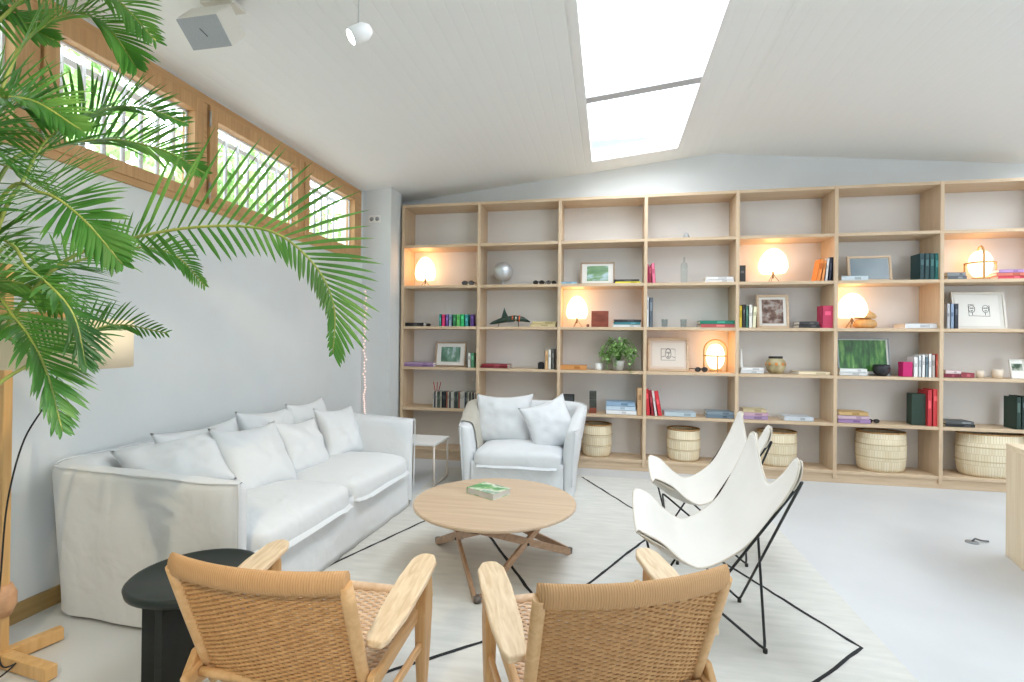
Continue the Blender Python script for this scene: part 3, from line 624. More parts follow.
t = thing('tall_candle', 'dark square candle jar with a rust red foot on the fifth shelf', 'candle', (-.171, YF + .1, ZR[5]))
m = MB(); m.box((0, 0, .03), (.078, .078, .06)); m.build('jar_foot', plain((140, 70, 50), .5), t, bevel=.004)
m = MB(); m.box((0, 0, .105), (.078, .078, .088)); m.box((0, 0, .2), (.078, .078, .096)); m.build('jar', mottled('smoked', [(.3, (52, 56, 50)), (.7, (90, 92, 84))], 20, .3, 0), t, bevel=.004)
m = MB(); m.box((0, .07, .156), (.12, .13, .312)); m.box((0, .008, .156), (.10, .004, .28), mi=1); o = m.build('box_file', [plain((38, 62, 50), .6), plain((46, 74, 60), .6)], bevel=.003); o.location = (3.04, YF + .06, ZR[5]); o.rotation_euler = (0, 0, -.16); tag(o, 'dark green box file standing left of the red hardbacks', 'box file')
# toy plane
t = thing('toy_plane', 'dark green toy plane with orange stripes on the third shelf', 'toy plane', (-1.136, YF + .12, ZR[3]), .15)
G = plain((36, 62, 52), .4); Or = plain((226, 110, 60), .5)
m = MB(); m.tube([(-.24, 0, .03), (-.20, 0, .045), (-.08, 0, .08), (.06, 0, .10), (.15, 0, .09), (.23, 0, .06)], [.006, .018, .034, .036, .028, .006], 12); m.build('fuselage', G, t)
m = MB(); m.prism([(-.11, -.004, .09), (-.02, -.004, .11), (-.05, -.004, .17), (-.07, -.004, .225)], (0, .008, 0)); m.build('tail_fin', G, t)
for sg in (-1, 1):
    m = MB(); m.prism([(-.02, sg * .02, .075), (.10, sg * .02, .082), (.03, sg * .10, .06), (-.04, sg * .10, .056)], (0, 0, .008)); m.build('wing', G, t)
for k, x in enumerate((.02, .06, .10)):
    m = MB(); m.tube([(x, 0, .0975), (x + .014, 0, .0965)], [.0375, .0355], 12); m.build('stripe', Or if k != 1 else plain((236, 226, 200), .5), t)
m = MB(); m.tube([(-.12, 0, .065), (-.14, -.04, .002)], .004, 6); m.tube([(.09, .03, .08), (.10, .05, .002)], .004, 6); m.tube([(.09, -.03, .08), (.10, -.05, .002)], .004, 6); m.build('undercarriage', plain((30, 30, 30), .4), t)
# trailing plant
t = thing('potted_plant', 'trailing light green plant spilling over the shelf edge beside the white cup', 'plant', (.105, YF + .09, ZR[4]))
m = MB(); m.lathe([(0, 0), (.05, 0), (.066, .10), (.07, .11), (.062, .11), (.058, .10), (0, .095)], 24); m.build('pot', plain((206, 206, 200), .6), t)
m = MB(); r = random.Random(11)
def leaf(m, c, d, n, s, wr=.45, mi=0):
    d = d.normalized(); sd = d.cross(n).normalized(); nn = sd.cross(d)
    p = [c, c + d * s * .35 + sd * s * wr * .5 + nn * s * .05, c + d * s * .7 + sd * s * wr * .4, c + d * s, c + d * s * .7 - sd * s * wr * .4, c + d * s * .35 - sd * s * wr * .5 + nn * s * .05]
    v = [m.bm.verts.new(q) for q in p]
    for q in ((0, 1, 2, 3), (0, 3, 4, 5)):
        f = m.bm.faces.new([v[i] for i in q]); f.material_index = mi
for k in range(60):
    a = r.random() * 2 * PI; L = .08 + .12 * r.random(); up = .06 + .15 * r.random(); fr = math.sin(a) < .3
    e = Vector((math.cos(a) * L * 1.15, math.sin(a) * L * .75, .1 + up * .7)); drop = r.random() * .22 if (r.random() < .5) else 0
    if e.y < -.1 and drop: e.z -= drop * 1.3
    elif drop: e.z = max(.03, e.z - drop * .6)
    if e.y > .16: e.y = .16
    e.z = min(e.z, .30)
    pts = bez([(0, 0, .09), (e.x * .45, e.y * .5, .14 + up), (e.x * .9, e.y * .9, max(e.z, .1) + .03), tuple(e)], 8); m.tube(pts, .0016, 4, mi=1)
    for q, p in enumerate(pts[2:]):
        for _ in range(2):
            d = Vector((r.gauss(0, 1), r.gauss(-.3, 1), r.gauss(-.2, .6))); leaf(m, p, d, Vector((0, 0, 1)), .03 + .026 * r.random(), .55)
m.build('foliage', [mottled('plant_leaves', [(.3, (90, 140, 66)), (.5, (150, 194, 110)), (.68, (214, 228, 186))], 30, .5, 0), plain((90, 130, 60), .6)], t, recalc=False)

# ------------------------------------------------------------------ baskets
def basket_mat():
    m, n, l, p = nm('palm_leaf_weave'); p.inputs['Roughness'].default_value = .8
    tc = n.new('ShaderNodeTexCoord'); mp = n.new('ShaderNodeMapping'); l.new(tc.outputs['UV'], mp.inputs[0])
    br = n.new('ShaderNodeTexBrick'); br.inputs['Scale'].default_value = 1; br.inputs['Brick Width'].default_value = .024; br.inputs['Row Height'].default_value = .11; br.inputs['Mortar Size'].default_value = .0016
    br.inputs['Color1'].default_value = srgb((230, 214, 180)); br.inputs['Color2'].default_value = srgb((240, 228, 202)); br.inputs['Mortar'].default_value = srgb((206, 186, 148)); br.offset = .5
    l.new(mp.outputs[0], br.inputs['Vector']); l.new(br.outputs['Color'], p.inputs['Base Color'])
    b = n.new('ShaderNodeBump'); b.inputs['Strength'].default_value = .5; b.inputs['Distance'].default_value = .004; b.invert = True; l.new(br.outputs['Fac'], b.inputs['Height']); l.new(b.outputs[0], p.inputs['Normal'])
    return m
M_BASK = basket_mat()
def basket(x, wd, h, label, yo):
    t = thing('woven_basket', label, 'basket', (x * 1.02, YF + .172, ZR[6]), 0, 'round baskets on the bottom shelf'); R = wd / 2; t.scale = (1, min(1, .325 / wd), 1)
    prof = [(R * .86, 0), (R * .94, h * .08), (R * .99, h * .3), (R, h * .6), (R * .975, h * .97), (R * .93, h * .97), (R * .95, h * .6), (R * .9, h * .1), (0, .012)]
    m = MB(); m.lathe([(0, .0)] + prof, 40); uv = m.bm.loops.layers.uv.new()
    for f in m.bm.faces:
        for lp in f.loops:
            c = lp.vert.co; a = math.atan2(c.y, c.x)
            if f.calc_center_median().x < 0 and f.calc_center_median().y < 0 and a > 2.9: a -= 2 * PI
            lp[uv].uv = (a * R, c.z)
    m.build('basket_body', M_BASK, t)
    m = MB(); m.tube([(R * .955 * math.cos(k * PI / 24), R * .955 * math.sin(k * PI / 24), h * .975) for k in range(48)], .009, 6, True); m.build('rim', mottled('dark_cane', [(.3, (150, 106, 58)), (.7, (190, 150, 96))], 30, .7, .2), t)
    for q in (.36, .68):
        rr = R * (.992 if q < .5 else 1.0); m = MB(); m.tube([(rr * math.cos(k * PI / 24), rr * math.sin(k * PI / 24), h * q) for k in range(48)], .006, 6, True); m.build('band', M_BASK, t)
basket(-.125, .34, .36, 'small woven basket on the bottom shelf right of the armchair', .20)
basket(.80, .35, .345, 'small woven basket with a dark rim under the red books', .20)
basket(1.73, .39, .36, 'woven basket behind the near canvas chair on the bottom shelf', .20)
basket(2.70, .45, .40, 'tall woven basket under the box file on the bottom shelf', .20)
basket(3.64, .56, .425, 'largest wide woven basket at the right end behind the wooden desk', .26)

# ------------------------------------------------------------------ rug
M_RUG = mottled('wool_rug', [(.3, (203, 203, 197)), (.7, (217, 216, 210))], 5, .95, .35, 6, (1, 5, 1))
m = MB(); rx0, rx1, ry0, ry1 = -1.72, 1.265, .75, 5.28
m.box(((rx0 + rx1) / 2, (ry0 + ry1) / 2, .005), (rx1 - rx0, ry1 - ry0, .010))
r = random.Random(2)
def rug_line(pts, wd=.016):
    P = []
    for a, b in zip(pts, pts[1:]):
        n = max(2, int((Vector(b) - Vector(a)).length / .06))
        P += [Vector(a).lerp(Vector(b), i / n) for i in range(n)]
    P.append(Vector(pts[-1])); prev = None
    for i, p in enumerate(P):
        t = (P[min(i + 1, len(P) - 1)] - P[max(i - 1, 0)]).normalized(); nrm = Vector((-t.y, t.x)); k = wd * (.85 + .4 * r.random()) / 2; j = nrm * (r.random() - .5) * .006
        cur = [m.bm.verts.new((p.x + nrm.x * k + j.x, p.y + nrm.y * k + j.y, .0112)), m.bm.verts.new((p.x - nrm.x * k + j.x, p.y - nrm.y * k + j.y, .0112))]
        if prev: m.bm.faces.new((prev[0], prev[1], cur[1], cur[0])).material_index = 1
        prev = cur
rug_line([(-.26, 5.198), (.233, 4.249), (.796, 3.227), (1.144, 2.55), (.868, 2.272), (.45, 1.85), (.1, 1.45), (-.1, 1.2)], .018)
rug_line([(-.29, 2.51), (-.078, 2.947), (.224, 3.558), (.42, 3.93)], .018)
rug_line([(-1.205, 4.15), (-.753, 3.341), (-.447, 2.794), (-.29, 2.51), (-.566, 2.224), (-.867, 1.968), (-1.3, 1.6)], .018)
rug_line([(-1.70, 2.70), (-1.612, 2.955), (-1.438, 3.467), (-1.205, 4.15), (-.7, 5.1)], .018)
o = m.build('rug', [M_RUG, plain((38, 40, 42), .95, 0, 'black_wool')], recalc=False); tag(o, 'large cream wool rug with thin black diamond lines under the seating group', 'rug')

# ------------------------------------------------------------------ slip-covered sofa and armchair
def fract(v, s, seed=0): return noise.noise(Vector(v) * s + Vector((seed * 7.3, seed * 3.1, seed * 1.7)))
def superbox(m, c, d, e=.35, nu=28, nv=18, seed=0, puff=.0, wr=.008):
    """soft cushion: rounded box with wrinkles"""
    C = Vector(c)
    def sp(v, p): return math.copysign(abs(v) ** p, v)
    def fn(u, v):
        a = 2 * PI * u; b = PI * (v - .5)
        x, y, z = sp(math.cos(b), .28) * sp(math.cos(a), e), sp(math.cos(b), .28) * sp(math.sin(a), e), sp(math.sin(b), .55)
        p = Vector((x * d[0] / 2, y * d[1] / 2, z * d[2] / 2))
        if z > 0: p.z += puff * (1 - x * x) * (1 - y * y)
        return C + p + Vector((0, 0, wr * (fract(p, 6, seed) + .5 * fract(p, 14, seed)) )) + Vector((fract(p, 8, seed + 1), fract(p, 8, seed + 2), 0)) * wr * .8
    m.grid(fn, nu, nv, wrap_u=True)
def slip_body(name, label, cat, loc, rz, W, D, Hb, Hf, at, rc, flare, seat_z, nseat, hem_seed, cushion_over=.02, group=None):
    """local: x along the width, front towards -y"""
    t = thing(name, label, cat, loc, rz, group)
    # U path (outer foot line), from front of left arm round the back to the front of the right arm
    pts = []; hw, hd = W / 2, D / 2
    def seg(a, b, n): pts.extend([(a[0] + (b[0] - a[0]) * i / n, a[1] + (b[1] - a[1]) * i / n) for i in range(n)])
    seg((-hw, -hd), (-hw, hd - rc), 16)
    pts.extend([(-hw + rc - rc * math.cos(k / 10 * PI / 2), hd - rc + rc * math.sin(k / 10 * PI / 2)) for k in range(10)])
    seg((-hw + rc, hd), (hw - rc, hd), 22)
    pts.extend([(hw - rc + rc * math.sin(k / 10 * PI / 2), hd - rc + rc * math.cos(k / 10 * PI / 2)) for k in range(10)])
    seg((hw, hd - rc), (hw, -hd), 16); pts.append((hw, -hd))
    N = len(pts); P = [Vector((x, y, 0)) for x, y in pts]
    def section(i):
        tg = (P[min(i + 1, N - 1)] - P[max(i - 1, 0)]).normalized(); nrm = Vector((-tg.y, tg.x, 0))     # outwards
        y = P[i].y; s = sstep(-hd, hd, y); H = Hf + (Hb - Hf) * s; fl = flare * (.35 + .65 * s)
        e = min(i, N - 1 - i); k = [.45, .8, .95][e] if e < 3 else 1.0                                  # rounded arm fronts
        return nrm, H, fl, k
    def prof(i, off=0):
        nrm, H, fl, k = section(i); th = at; out = []
        mid = -th / 2
        S = [(0, .004), (0.004, .10), (fl * .3, H * .35), (fl * .62, H * .65), (fl * .9, H * .88), (fl, H * .955), (fl - .012, H * .988), (fl - .045, H), (fl - th * .55, H - .004), (fl - th + .02, H - .014), (fl - th, H - .05), (-th + fl * .6, H * .75), (-th + fl * .2, H * .45), (-th, .25), (-th, .05)]
        for a, z in S:
            c = (fl * z / H - th / 2); a2 = c + (a - c) * k
            q = P[i] + nrm * (a2 + off * (1 if a > c else -1)); q.z = z + (off if z > H * .97 else 0)
            wv = .007 * fract((P[i].x, P[i].y, z * .35), 7, hem_seed) + .006 * fract(q, 16, hem_seed + 3) + .010 * (1 - z / H) * fract((P[i].x * 1.4, P[i].y * 1.4, 0), 9, hem_seed + 5)
            q += nrm * wv; q.z += .006 * fract(q, 6, hem_seed + 9) if z > .1 else 0
            out.append(q)
        return out
    m = MB(); rings = [[m.bm.verts.new(q) for q in prof(i)] for i in range(N)]; K = len(rings[0])
    for i in range(N - 1):
        for k in range(K - 1):
            f = m.bm.faces.new((rings[i][k], rings[i + 1][k], rings[i + 1][k + 1], rings[i][k + 1])); f.smooth = True
    for R in (rings[0], rings[-1]):
        half = (K) // 2
        for k in range(half):
            a, b, c, d = R[k], R[k + 1], R[K - 2 - k], R[K - 1 - k]
            if len({a, b, c, d}) == 4:
                f = m.bm.faces.new((a, b, c, d)); f.smooth = True
            elif len({a, b, c, d}) == 3 and b != c: m.bm.faces.new((a, b, d)).smooth = True
    m.build('slipcover', M_LINEN, t, subsurf=1)
    # piping along the top edge
    m = MB(); m.tube([prof(i)[6] + Vector((0, 0, .004)) for i in range(N)], .0055, 6)
    for i in (0, N - 1): m.tube([q + Vector((0, -.004, 0)) for q in prof(i)[1:7]], .005, 6)
    m.build('piping', M_LINEN, t)
    # skirt under the seat
    iw = W - 2 * at
    m = MB()
    def sk(u, v):
        x = (u - .5) * (iw + .06); z = .004 + v * (seat_z - .10); w_ = .010 * (1 - v) * fract((x * 1.5, 0, 0), 5, hem_seed + 2) + .006 * fract((x, 0, z), 9, hem_seed)
        return Vector((x, -hd + .015 - w_ - .015 * (1 - v), z + (.006 * fract((x, 1, 0), 4, hem_seed) if v == 0 else 0)))
    m.grid(sk, 60, 8); m.build('skirt', M_LINEN, t, solid=.008)
    m = MB(); m.box((0, .0, seat_z / 2 - .03), (iw + .04, D - .10, seat_z - .12)); m.build('seat_base', M_LINEN, t, bevel=.02)
    cw = (iw + .02) / nseat; cd_ = D - at + .02 + cushion_over; cy = -hd - cushion_over + cd_ / 2 - .01
    for k in range(nseat):
        cx = -iw / 2 - .01 + cw * (k + .5); m = MB(); superbox(m, (cx, cy, seat_z - .085), (cw + .004, cd_, .19), .22, 48, 22, 20 + k + hem_seed, .035, .010)
        # frilled flange round the cushion's seam
        loop = []
        for i in range(120):
            a = 2 * PI * i / 120; ex = .22
            x = math.copysign(abs(math.cos(a)) ** ex, math.cos(a)) * (cw / 2 - .002); y_ = math.copysign(abs(math.sin(a)) ** ex, math.sin(a)) * (cd_ / 2)
            loop.append((x, y_))
        V = []
        for i, (x, y_) in enumerate(loop):
            wv = .006 * fract((x, y_, 0), 22, hem_seed + k); lp = Vector((cx + x, cy + y_, seat_z - .115 + wv)); ln = Vector((x, y_, 0)).normalized()
            yo = -1 if y_ < -cd_ * .47 else 0
            V.append((m.bm.verts.new(lp - Vector((0, yo * .01, 0))), m.bm.verts.new(lp + Vector((0, yo * .028, -.020 + wv)))))
        for i in range(120):
            a, b = V[i], V[(i + 1) % 120]
            if loop[i][1] < -cd_ * .44 and loop[(i + 1) % 120][1] < -cd_ * .44: m.bm.faces.new((a[0], b[0], b[1], a[1])).smooth = True
        m.build('seat_cushion', M_LINEN, t)
    return t, prof, N
sofa, sprof, sN = slip_body('sofa', 'long white slip-covered sofa along the left wall under the windows', 'sofa', (-2.20, 3.05, .0105), PI / 2 - .02, 2.10, 1.09, .745, .715, .17, .17, .042, .44, 2, 1)
arm, aprof, aN = slip_body('armchair', 'white slip-covered armchair in front of the bookshelf', 'armchair', (-.825, 4.86, .0105), .03, 1.05, .84, .76, .60, .13, .20, .11, .385, 1, 4)

def pillow_obj(name, label, loc, w, h, th, lean, yaw, roll, seed, cat='cushion', ears=.10, mat=None, flange=0):
    """upright pillow: local x width, z height, y thickness; loc = bottom centre"""
    m = MB(); n = 26
    def side(sg):
        def fn(a, b):
            u, v = 2 * a - 1, 2 * b - 1
            x = w / 2 * u * (1 - ears * (1 - v * v) ** 1.0); z = h / 2 * v * (1 - ears * (1 - u * u))
            e = max(0, (1 - abs(u) ** 2.6)) ** .5 * max(0, (1 - abs(v) ** 2.6)) ** .5
            z -= .05 * h * (1 - u * u) * (v + 1) * .35                                     # sag of the top edge
            y = sg * th / 2 * e * (1.08 - .25 * v)
            p = Vector((x, y, z)); k = .014 * e + .003; dg = Vector((p.x + p.z * .6, 0, p.z * .25 - p.x * .25)); y += sg * .016 * e * ((1 - abs(fract(dg, 7, seed + 2)) * 2.2) - .5) * (.4 + .6 * (u * u + v * v) / 2)
            rad = math.atan2(v, u)
            y += k * (fract(p, 6, seed) + .7 * fract(p, 13, seed)) + .005 * e * math.sin(rad * 9 + seed) * (u * u + v * v)
            x += .006 * fract(p, 5, seed + 4); z += .006 * fract(p, 5, seed + 6)
            return Vector((x, y, z + h / 2))
        return fn
    m.grid(side(-1), n, n); m.grid(side(1), n, n)
    o = m.build(name, mat or M_LINEN, None, weld=.004)
    o.matrix_world = Matrix.Translation(loc) @ Matrix.Rotation(yaw, 4, 'Z') @ Matrix.Rotation(-lean, 4, 'X') @ Matrix.Rotation(roll, 4, 'Y')
    return tag(o, label, cat, 'white linen cushions')
# sofa faces +X: a pillow with yaw = PI/2 shows its face to +X and leans back towards -X
S = PI / 2
SZ = .475
pillow_obj('back_cushion', 'wide white back cushion nearest the camera on the sofa, behind the large square one', (-2.41, 2.70, SZ - .04), .66, .44, .18, .28, S, 0, 11)
pillow_obj('back_cushion', 'wide white back cushion in the middle of the sofa back', (-2.40, 3.30, SZ - .04), .62, .46, .18, .28, S, .05, 12)
pillow_obj('back_cushion', 'wide white back cushion at the far end of the sofa back', (-2.39, 3.80, SZ - .03), .52, .46, .18, .26, S, -.02, 13)
pillow_obj('throw_cushion', 'white cushion slumped over the near arm of the sofa', (-2.27, 2.36, SZ + .06), .52, .38, .17, .75, S - .62, -.16, 14)
pillow_obj('throw_cushion', 'large square white cushion leaning in the nearer half of the sofa', (-2.10, 2.80, SZ - .045), .52, .47, .17, .52, S - .12, .06, 15)
pillow_obj('throw_cushion', 'square white cushion in the middle of the sofa beside the seat joint', (-2.11, 3.28, SZ - .045), .46, .42, .16, .50, S - .1, .08, 16)
pillow_obj('throw_cushion', 'square white cushion leaning at the far arm of the sofa', (-2.10, 3.78, SZ - .045), .46, .44, .16, .42, S - .15, .06, 17)
pillow_obj('throw_cushion', 'upright square white cushion in the left half of the armchair', (-1.04, 4.87, .375), .60, .52, .18, .34, -.02, -.03, 18)
pillow_obj('throw_cushion', 'white cushion tilted against the right arm of the armchair', (-.45, 4.80, .375), .50, .50, .17, .38, .42, -.30, 19)
# blanket over the armchair's left arm
M_BLANK = cloth('grey_wool', (190, 186, 174), 120, .6, .3)
m = MB(); rows = []
for i in range(4, 20):
    pr = aprof(i, .014); q = pr[2:13] ; rows.append([m.bm.verts.new(v + Vector((0, 0, .004 * fract(v, 12, 3)))) for v in q])
for A, B in zip(rows, rows[1:]):
    for k in range(len(A) - 1): m.bm.faces.new((A[k], B[k], B[k + 1], A[k + 1])).smooth = True
o = m.build('throw_blanket', [M_BLANK], None, subsurf=1, solid=.008); o.matrix_world = Matrix.Translation((-.825, 4.86, .0105)) @ Matrix.Rotation(.03, 4, 'Z'); tag(o, 'pale grey wool throw hung over the left arm of the armchair', 'blanket')

# ------------------------------------------------------------------ small white side table behind the sofa
t = thing('side_table', 'small white side table between the sofa end and the armchair', 'side table', (-1.80, 4.70, .0105))
m = MB(); m.box((0, 0, .401), (.40, .44, .022)); m.build('tabletop', M_WHITE, t, bevel=.004)
for sx in (-1, 1):
    m = MB(); a = sx * .185; m.tube([(a, -.2, .39), (a, -.2, .012), (a, .2, .012), (a, .2, .39)], .011, 8); m.build('leg_frame', plain((226, 216, 204), .5), t)

# ------------------------------------------------------------------ round coffee table
M_OAKT = wood('table_oak', (194, 168, 140), (210, 187, 160), 0, .8, .4)
M_OAKL = wood('table_legs', (156, 124, 96), (184, 150, 120), 1, 1, .45)
t = thing('coffee_table', 'low round oak coffee table on crossed folding legs', 'coffee table', (-.69, 3.05, 0))
m = MB(); R = .505; m.lathe([(0, .378), (R - .012, .378), (R, .386), (R, .396), (R - .006, .402), (0, .402)], 72, smooth=False); m.build('tabletop', M_OAKT, t)
feet = [Vector((.02, -.485, .02)), Vector((.445, .245, .02)), Vector((-.445, .225, .02))]; nodes = [Vector((f.x * .84, f.y * .84, .362)) for f in feet]
for i in range(3):
    for j in range(3):
        if i == j: continue
        a, b = feet[i], nodes[j]; d = (b - a).normalized(); side = d.cross(Vector((0, 0, 1))).normalized() * (.012 if (j - i) % 3 == 1 else -.012)
        m = MB(); m.beam(a + side, b + side, .018, .042); m.build('leg', M_OAKL, t, bevel=.003)
for f in feet:
    m = MB(); m.lathe([(0, -.02), (.022, -.02), (.024, .012), (.0, .016)], 16, Matrix.Translation((f.x, f.y, .0312))); m.build('foot', plain((110, 104, 98), .4, .5), t)
for i, j in ((0, 1), (1, 2), (2, 0)):
    c = (feet[i] + nodes[j] + feet[j] + nodes[i]) / 4; d = (feet[j] - feet[i]).normalized(); s = d.cross(Vector((0, 0, 1))).normalized()
    m = MB(); m.tube([c - s * .026, c + s * .026], .008, 10); m.build('bolt', plain((50, 44, 40), .4, .5), t)
m = MB(); m.lathe([(.05, .345), (.06, .345), (.06, .378), (.0, .378)], 20, Matrix.Translation(( -.02, -.36, 0))); m.build('hub', plain((60, 46, 40), .5), t)
t = thing('book', 'thick softcover with a green and yellow landscape cover on the coffee table', 'book', (-.76, 3.17, .402), -.50)
m = MB(); m.box((0, 0, .019), (.225, .165, .032)); m.build('pages', plain((206, 206, 202), .8), t)
m = MB(); m.box((0, 0, .0365), (.232, .172, .003)); m.box((0, 0, .0015), (.232, .172, .003)); m.box((-.1145, 0, .019), (.003, .172, .034)); m.build('cover', mottled('book_cover', [(.3, (50, 120, 90)), (.45, (120, 180, 110)), (.56, (226, 226, 214)), (.66, (90, 150, 120)), (.75, (226, 200, 90))], 9, .35, 0, 3), t)

# ------------------------------------------------------------------ canvas butterfly chairs
def butterfly(label, loc, rz):
    """local: x forwards, y to the left"""
    t = thing('butterfly_chair', label, 'chair', loc, rz, 'canvas butterfly chairs')
    rows = [
        [(-.31, .40, .910), (-.315, .31, .905), (-.30, .17, .785), (-.29, 0, .705)],
        [(-.285, .395, .815), (-.28, .29, .785), (-.255, .15, .670), (-.245, 0, .620)],
        [(-.220, .362, .680), (-.210, .26, .635), (-.185, .14, .555), (-.175, 0, .525)],
        [(-.11, .325, .505), (-.10, .23, .465), (-.085, .12, .410), (-.08, 0, .392)],
        [(.05, .315, .395), (.06, .22, .365), (.07, .11, .335), (.07, 0, .325)],
        [(.15, .342, .425), (.17, .24, .390), (.18, .12, .36), (.18, 0, .35)],
        [(.250, .375, .515), (.25, .28, .470), (.25, .14, .400), (.25, 0, .380)],
        [(.345, .380, .555), (.345, .30, .535), (.340, .15, .465), (.338, 0, .445)]]
    NET = [[Vector(p) for p in rw] + [Vector((p[0], -p[1], p[2])) for p in rw[-2::-1]] for rw in rows]
    def cr1(P, u):
        P = [P[0] * 2 - P[1]] + P + [P[-1] * 2 - P[-2]]; m_ = len(P) - 3; u = max(0, min(1, u)) * m_; k = min(int(u), m_ - 1); q = u - k; a, b, c, d = P[k:k + 4]
        return .5 * ((2 * b) + (c - a) * q + (2 * a - 5 * b + 4 * c - d) * q * q + (3 * b - a - 3 * c + d) * q ** 3)
    def surf(a, b):
        k = .10; u = a * (1 - k * abs(b) ** 4); v = b * (1 - k * abs(a) ** 4)
        return cr1([cr1(rw, (v + 1) / 2) for rw in NET], (u + 1) / 2)
    def nrm(a, b):
        e = .01; n_ = (surf(a + e, b) - surf(a - e, b)).cross(surf(a, b + e) - surf(a, b - e)).normalized()
        return n_ if n_.z > 0 else -n_
    m = MB(); m.grid(lambda a, b: surf(2 * a - 1, 2 * b - 1), 36, 36); o = m.build('sling', M_CANVAS, t)
    q = o.modifiers.new('solid', 'SOLIDIFY'); q.thickness = .006; q.offset = 0
    for sa in (-1, 1):                                                  # pockets: a second layer of cloth behind the four tips
        for sb in (1, -1):
            m = MB()
            def pk(a, b):
                A, B = sa * (.70 + .30 * a), sb * (.66 + .34 * b); return surf(A, B) - nrm(min(.97, max(-.97, A)), min(.97, max(-.97, B))) * (.010 + .012 * math.sin(PI * a * .9) * math.sin(PI * b * .9))
            m.grid(pk, 10, 10); m.build('pocket', cloth('canvas_edge', (214, 206, 192), 300, .3, .1), t, solid=.005)
    m = MB()
    for b in (-1, 1): m.tube([surf(-1 + 2 * i / 40, b) for i in range(41)], .0045, 6)
    for a in (-1, 1): m.tube([surf(a, -1 + 2 * i / 40) for i in range(41)], .0045, 6)
    m.build('hem', cloth('canvas_edge', (214, 206, 192), 300, .3, .1), t)
    # steel frame: two bent loops crossing at the sides and the back
    FB = {s: Vector((-.22, .225 * s, .012)) for s in (1, -1)}; FF = {s: Vector((.20, .285 * s, .012)) for s in (1, -1)}
    TB = {s: Vector((-.318, .380 * s, .825)) for s in (1, -1)}; TF = {s: Vector((.300, .335 * s, .455)) for s in (1, -1)}
    def rounded(a, p, b, rr=.035):
        d1 = (a - p).normalized(); d2 = (b - p).normalized(); k = rr
        return [p + d1 * k, p + d1 * k * .35 + d2 * k * .08 + (d1 + d2) * .0, p + d2 * k * .35 + d1 * k * .08, p + d2 * k]
    for s in (1, -1):
        # front tip -> rear foot (same side) -> opposite rear tip -> front foot of that side -> back to the front tip
        cyc = [TF[s], FB[s], TB[-s], FF[-s]]; pts = []
        for i, p in enumerate(cyc): pts += rounded(cyc[i - 1], p, cyc[(i + 1) % 4], .05 if p.z > .1 else .035)
        m = MB(); m.tube([p + Vector((0, 0, 0)) for p in pts], .0062, 8, True)
        m.build('frame_rod', M_BLACKMETAL, t)
    for s in (1, -1):
        for q in (FB[s], FF[s]):
            m = MB(); m.tube([q + Vector((0, 0, -.012)), q + Vector((0, 0, .006))], .010, 10); m.build('glide', plain((24, 24, 24), .5), t)
    return t
butterfly('white canvas butterfly chair nearer the camera, with its right tip standing free', (.480, 2.642, .010), PI)
butterfly('white canvas butterfly chair farther back, half hidden behind the nearer one', (.634, 3.56, .010), PI)

# ------------------------------------------------------------------ woven lounge chairs
M_CHW = wood('chair_oak', (202, 160, 110), (220, 182, 134), 1, 1.2, .45)
M_CHZ = wood('chair_oak_legs', (192, 148, 96), (212, 172, 120), 2, 1.2, .45)
M_ARM = wood('arm_ash', (206, 178, 140), (232, 210, 178), 1, 1.6, .45)
def cord_mat():
    m = mottled('paper_cord', [(.3, (184, 140, 90)), (.7, (206, 163, 112))], 40, .7, .3, 3); return m
M_CORD = cord_mat()
def cord_pale(): return mottled('paper_cord_seat', [(.3, (208, 176, 142)), (.7, (228, 200, 170))], 40, .7, .3, 3)
def wrap_mat():
    m, n, l, p = nm('wrapped_cord'); p.inputs['Roughness'].default_value = .65
    tc = n.new('ShaderNodeTexCoord'); wv = n.new('ShaderNodeTexWave'); wv.bands_direction = 'X'; wv.inputs['Scale'].default_value = 42; wv.inputs['Distortion'].default_value = .6
    r = ramp(n, [(.0, (190, 146, 98)), (.4, (202, 158, 110))]); l.new(tc.outputs['Object'], wv.inputs[0]); l.new(wv.outputs['Fac'], r.inputs[0]); l.new(r.outputs[0], p.inputs['Base Color'])
    b = n.new('ShaderNodeBump'); b.inputs['Strength'].default_value = .5; b.inputs['Distance'].default_value = .003; l.new(wv.outputs['Fac'], b.inputs['Height']); l.new(b.outputs[0], p.inputs['Normal']); return m
M_WRAP = wrap_mat()
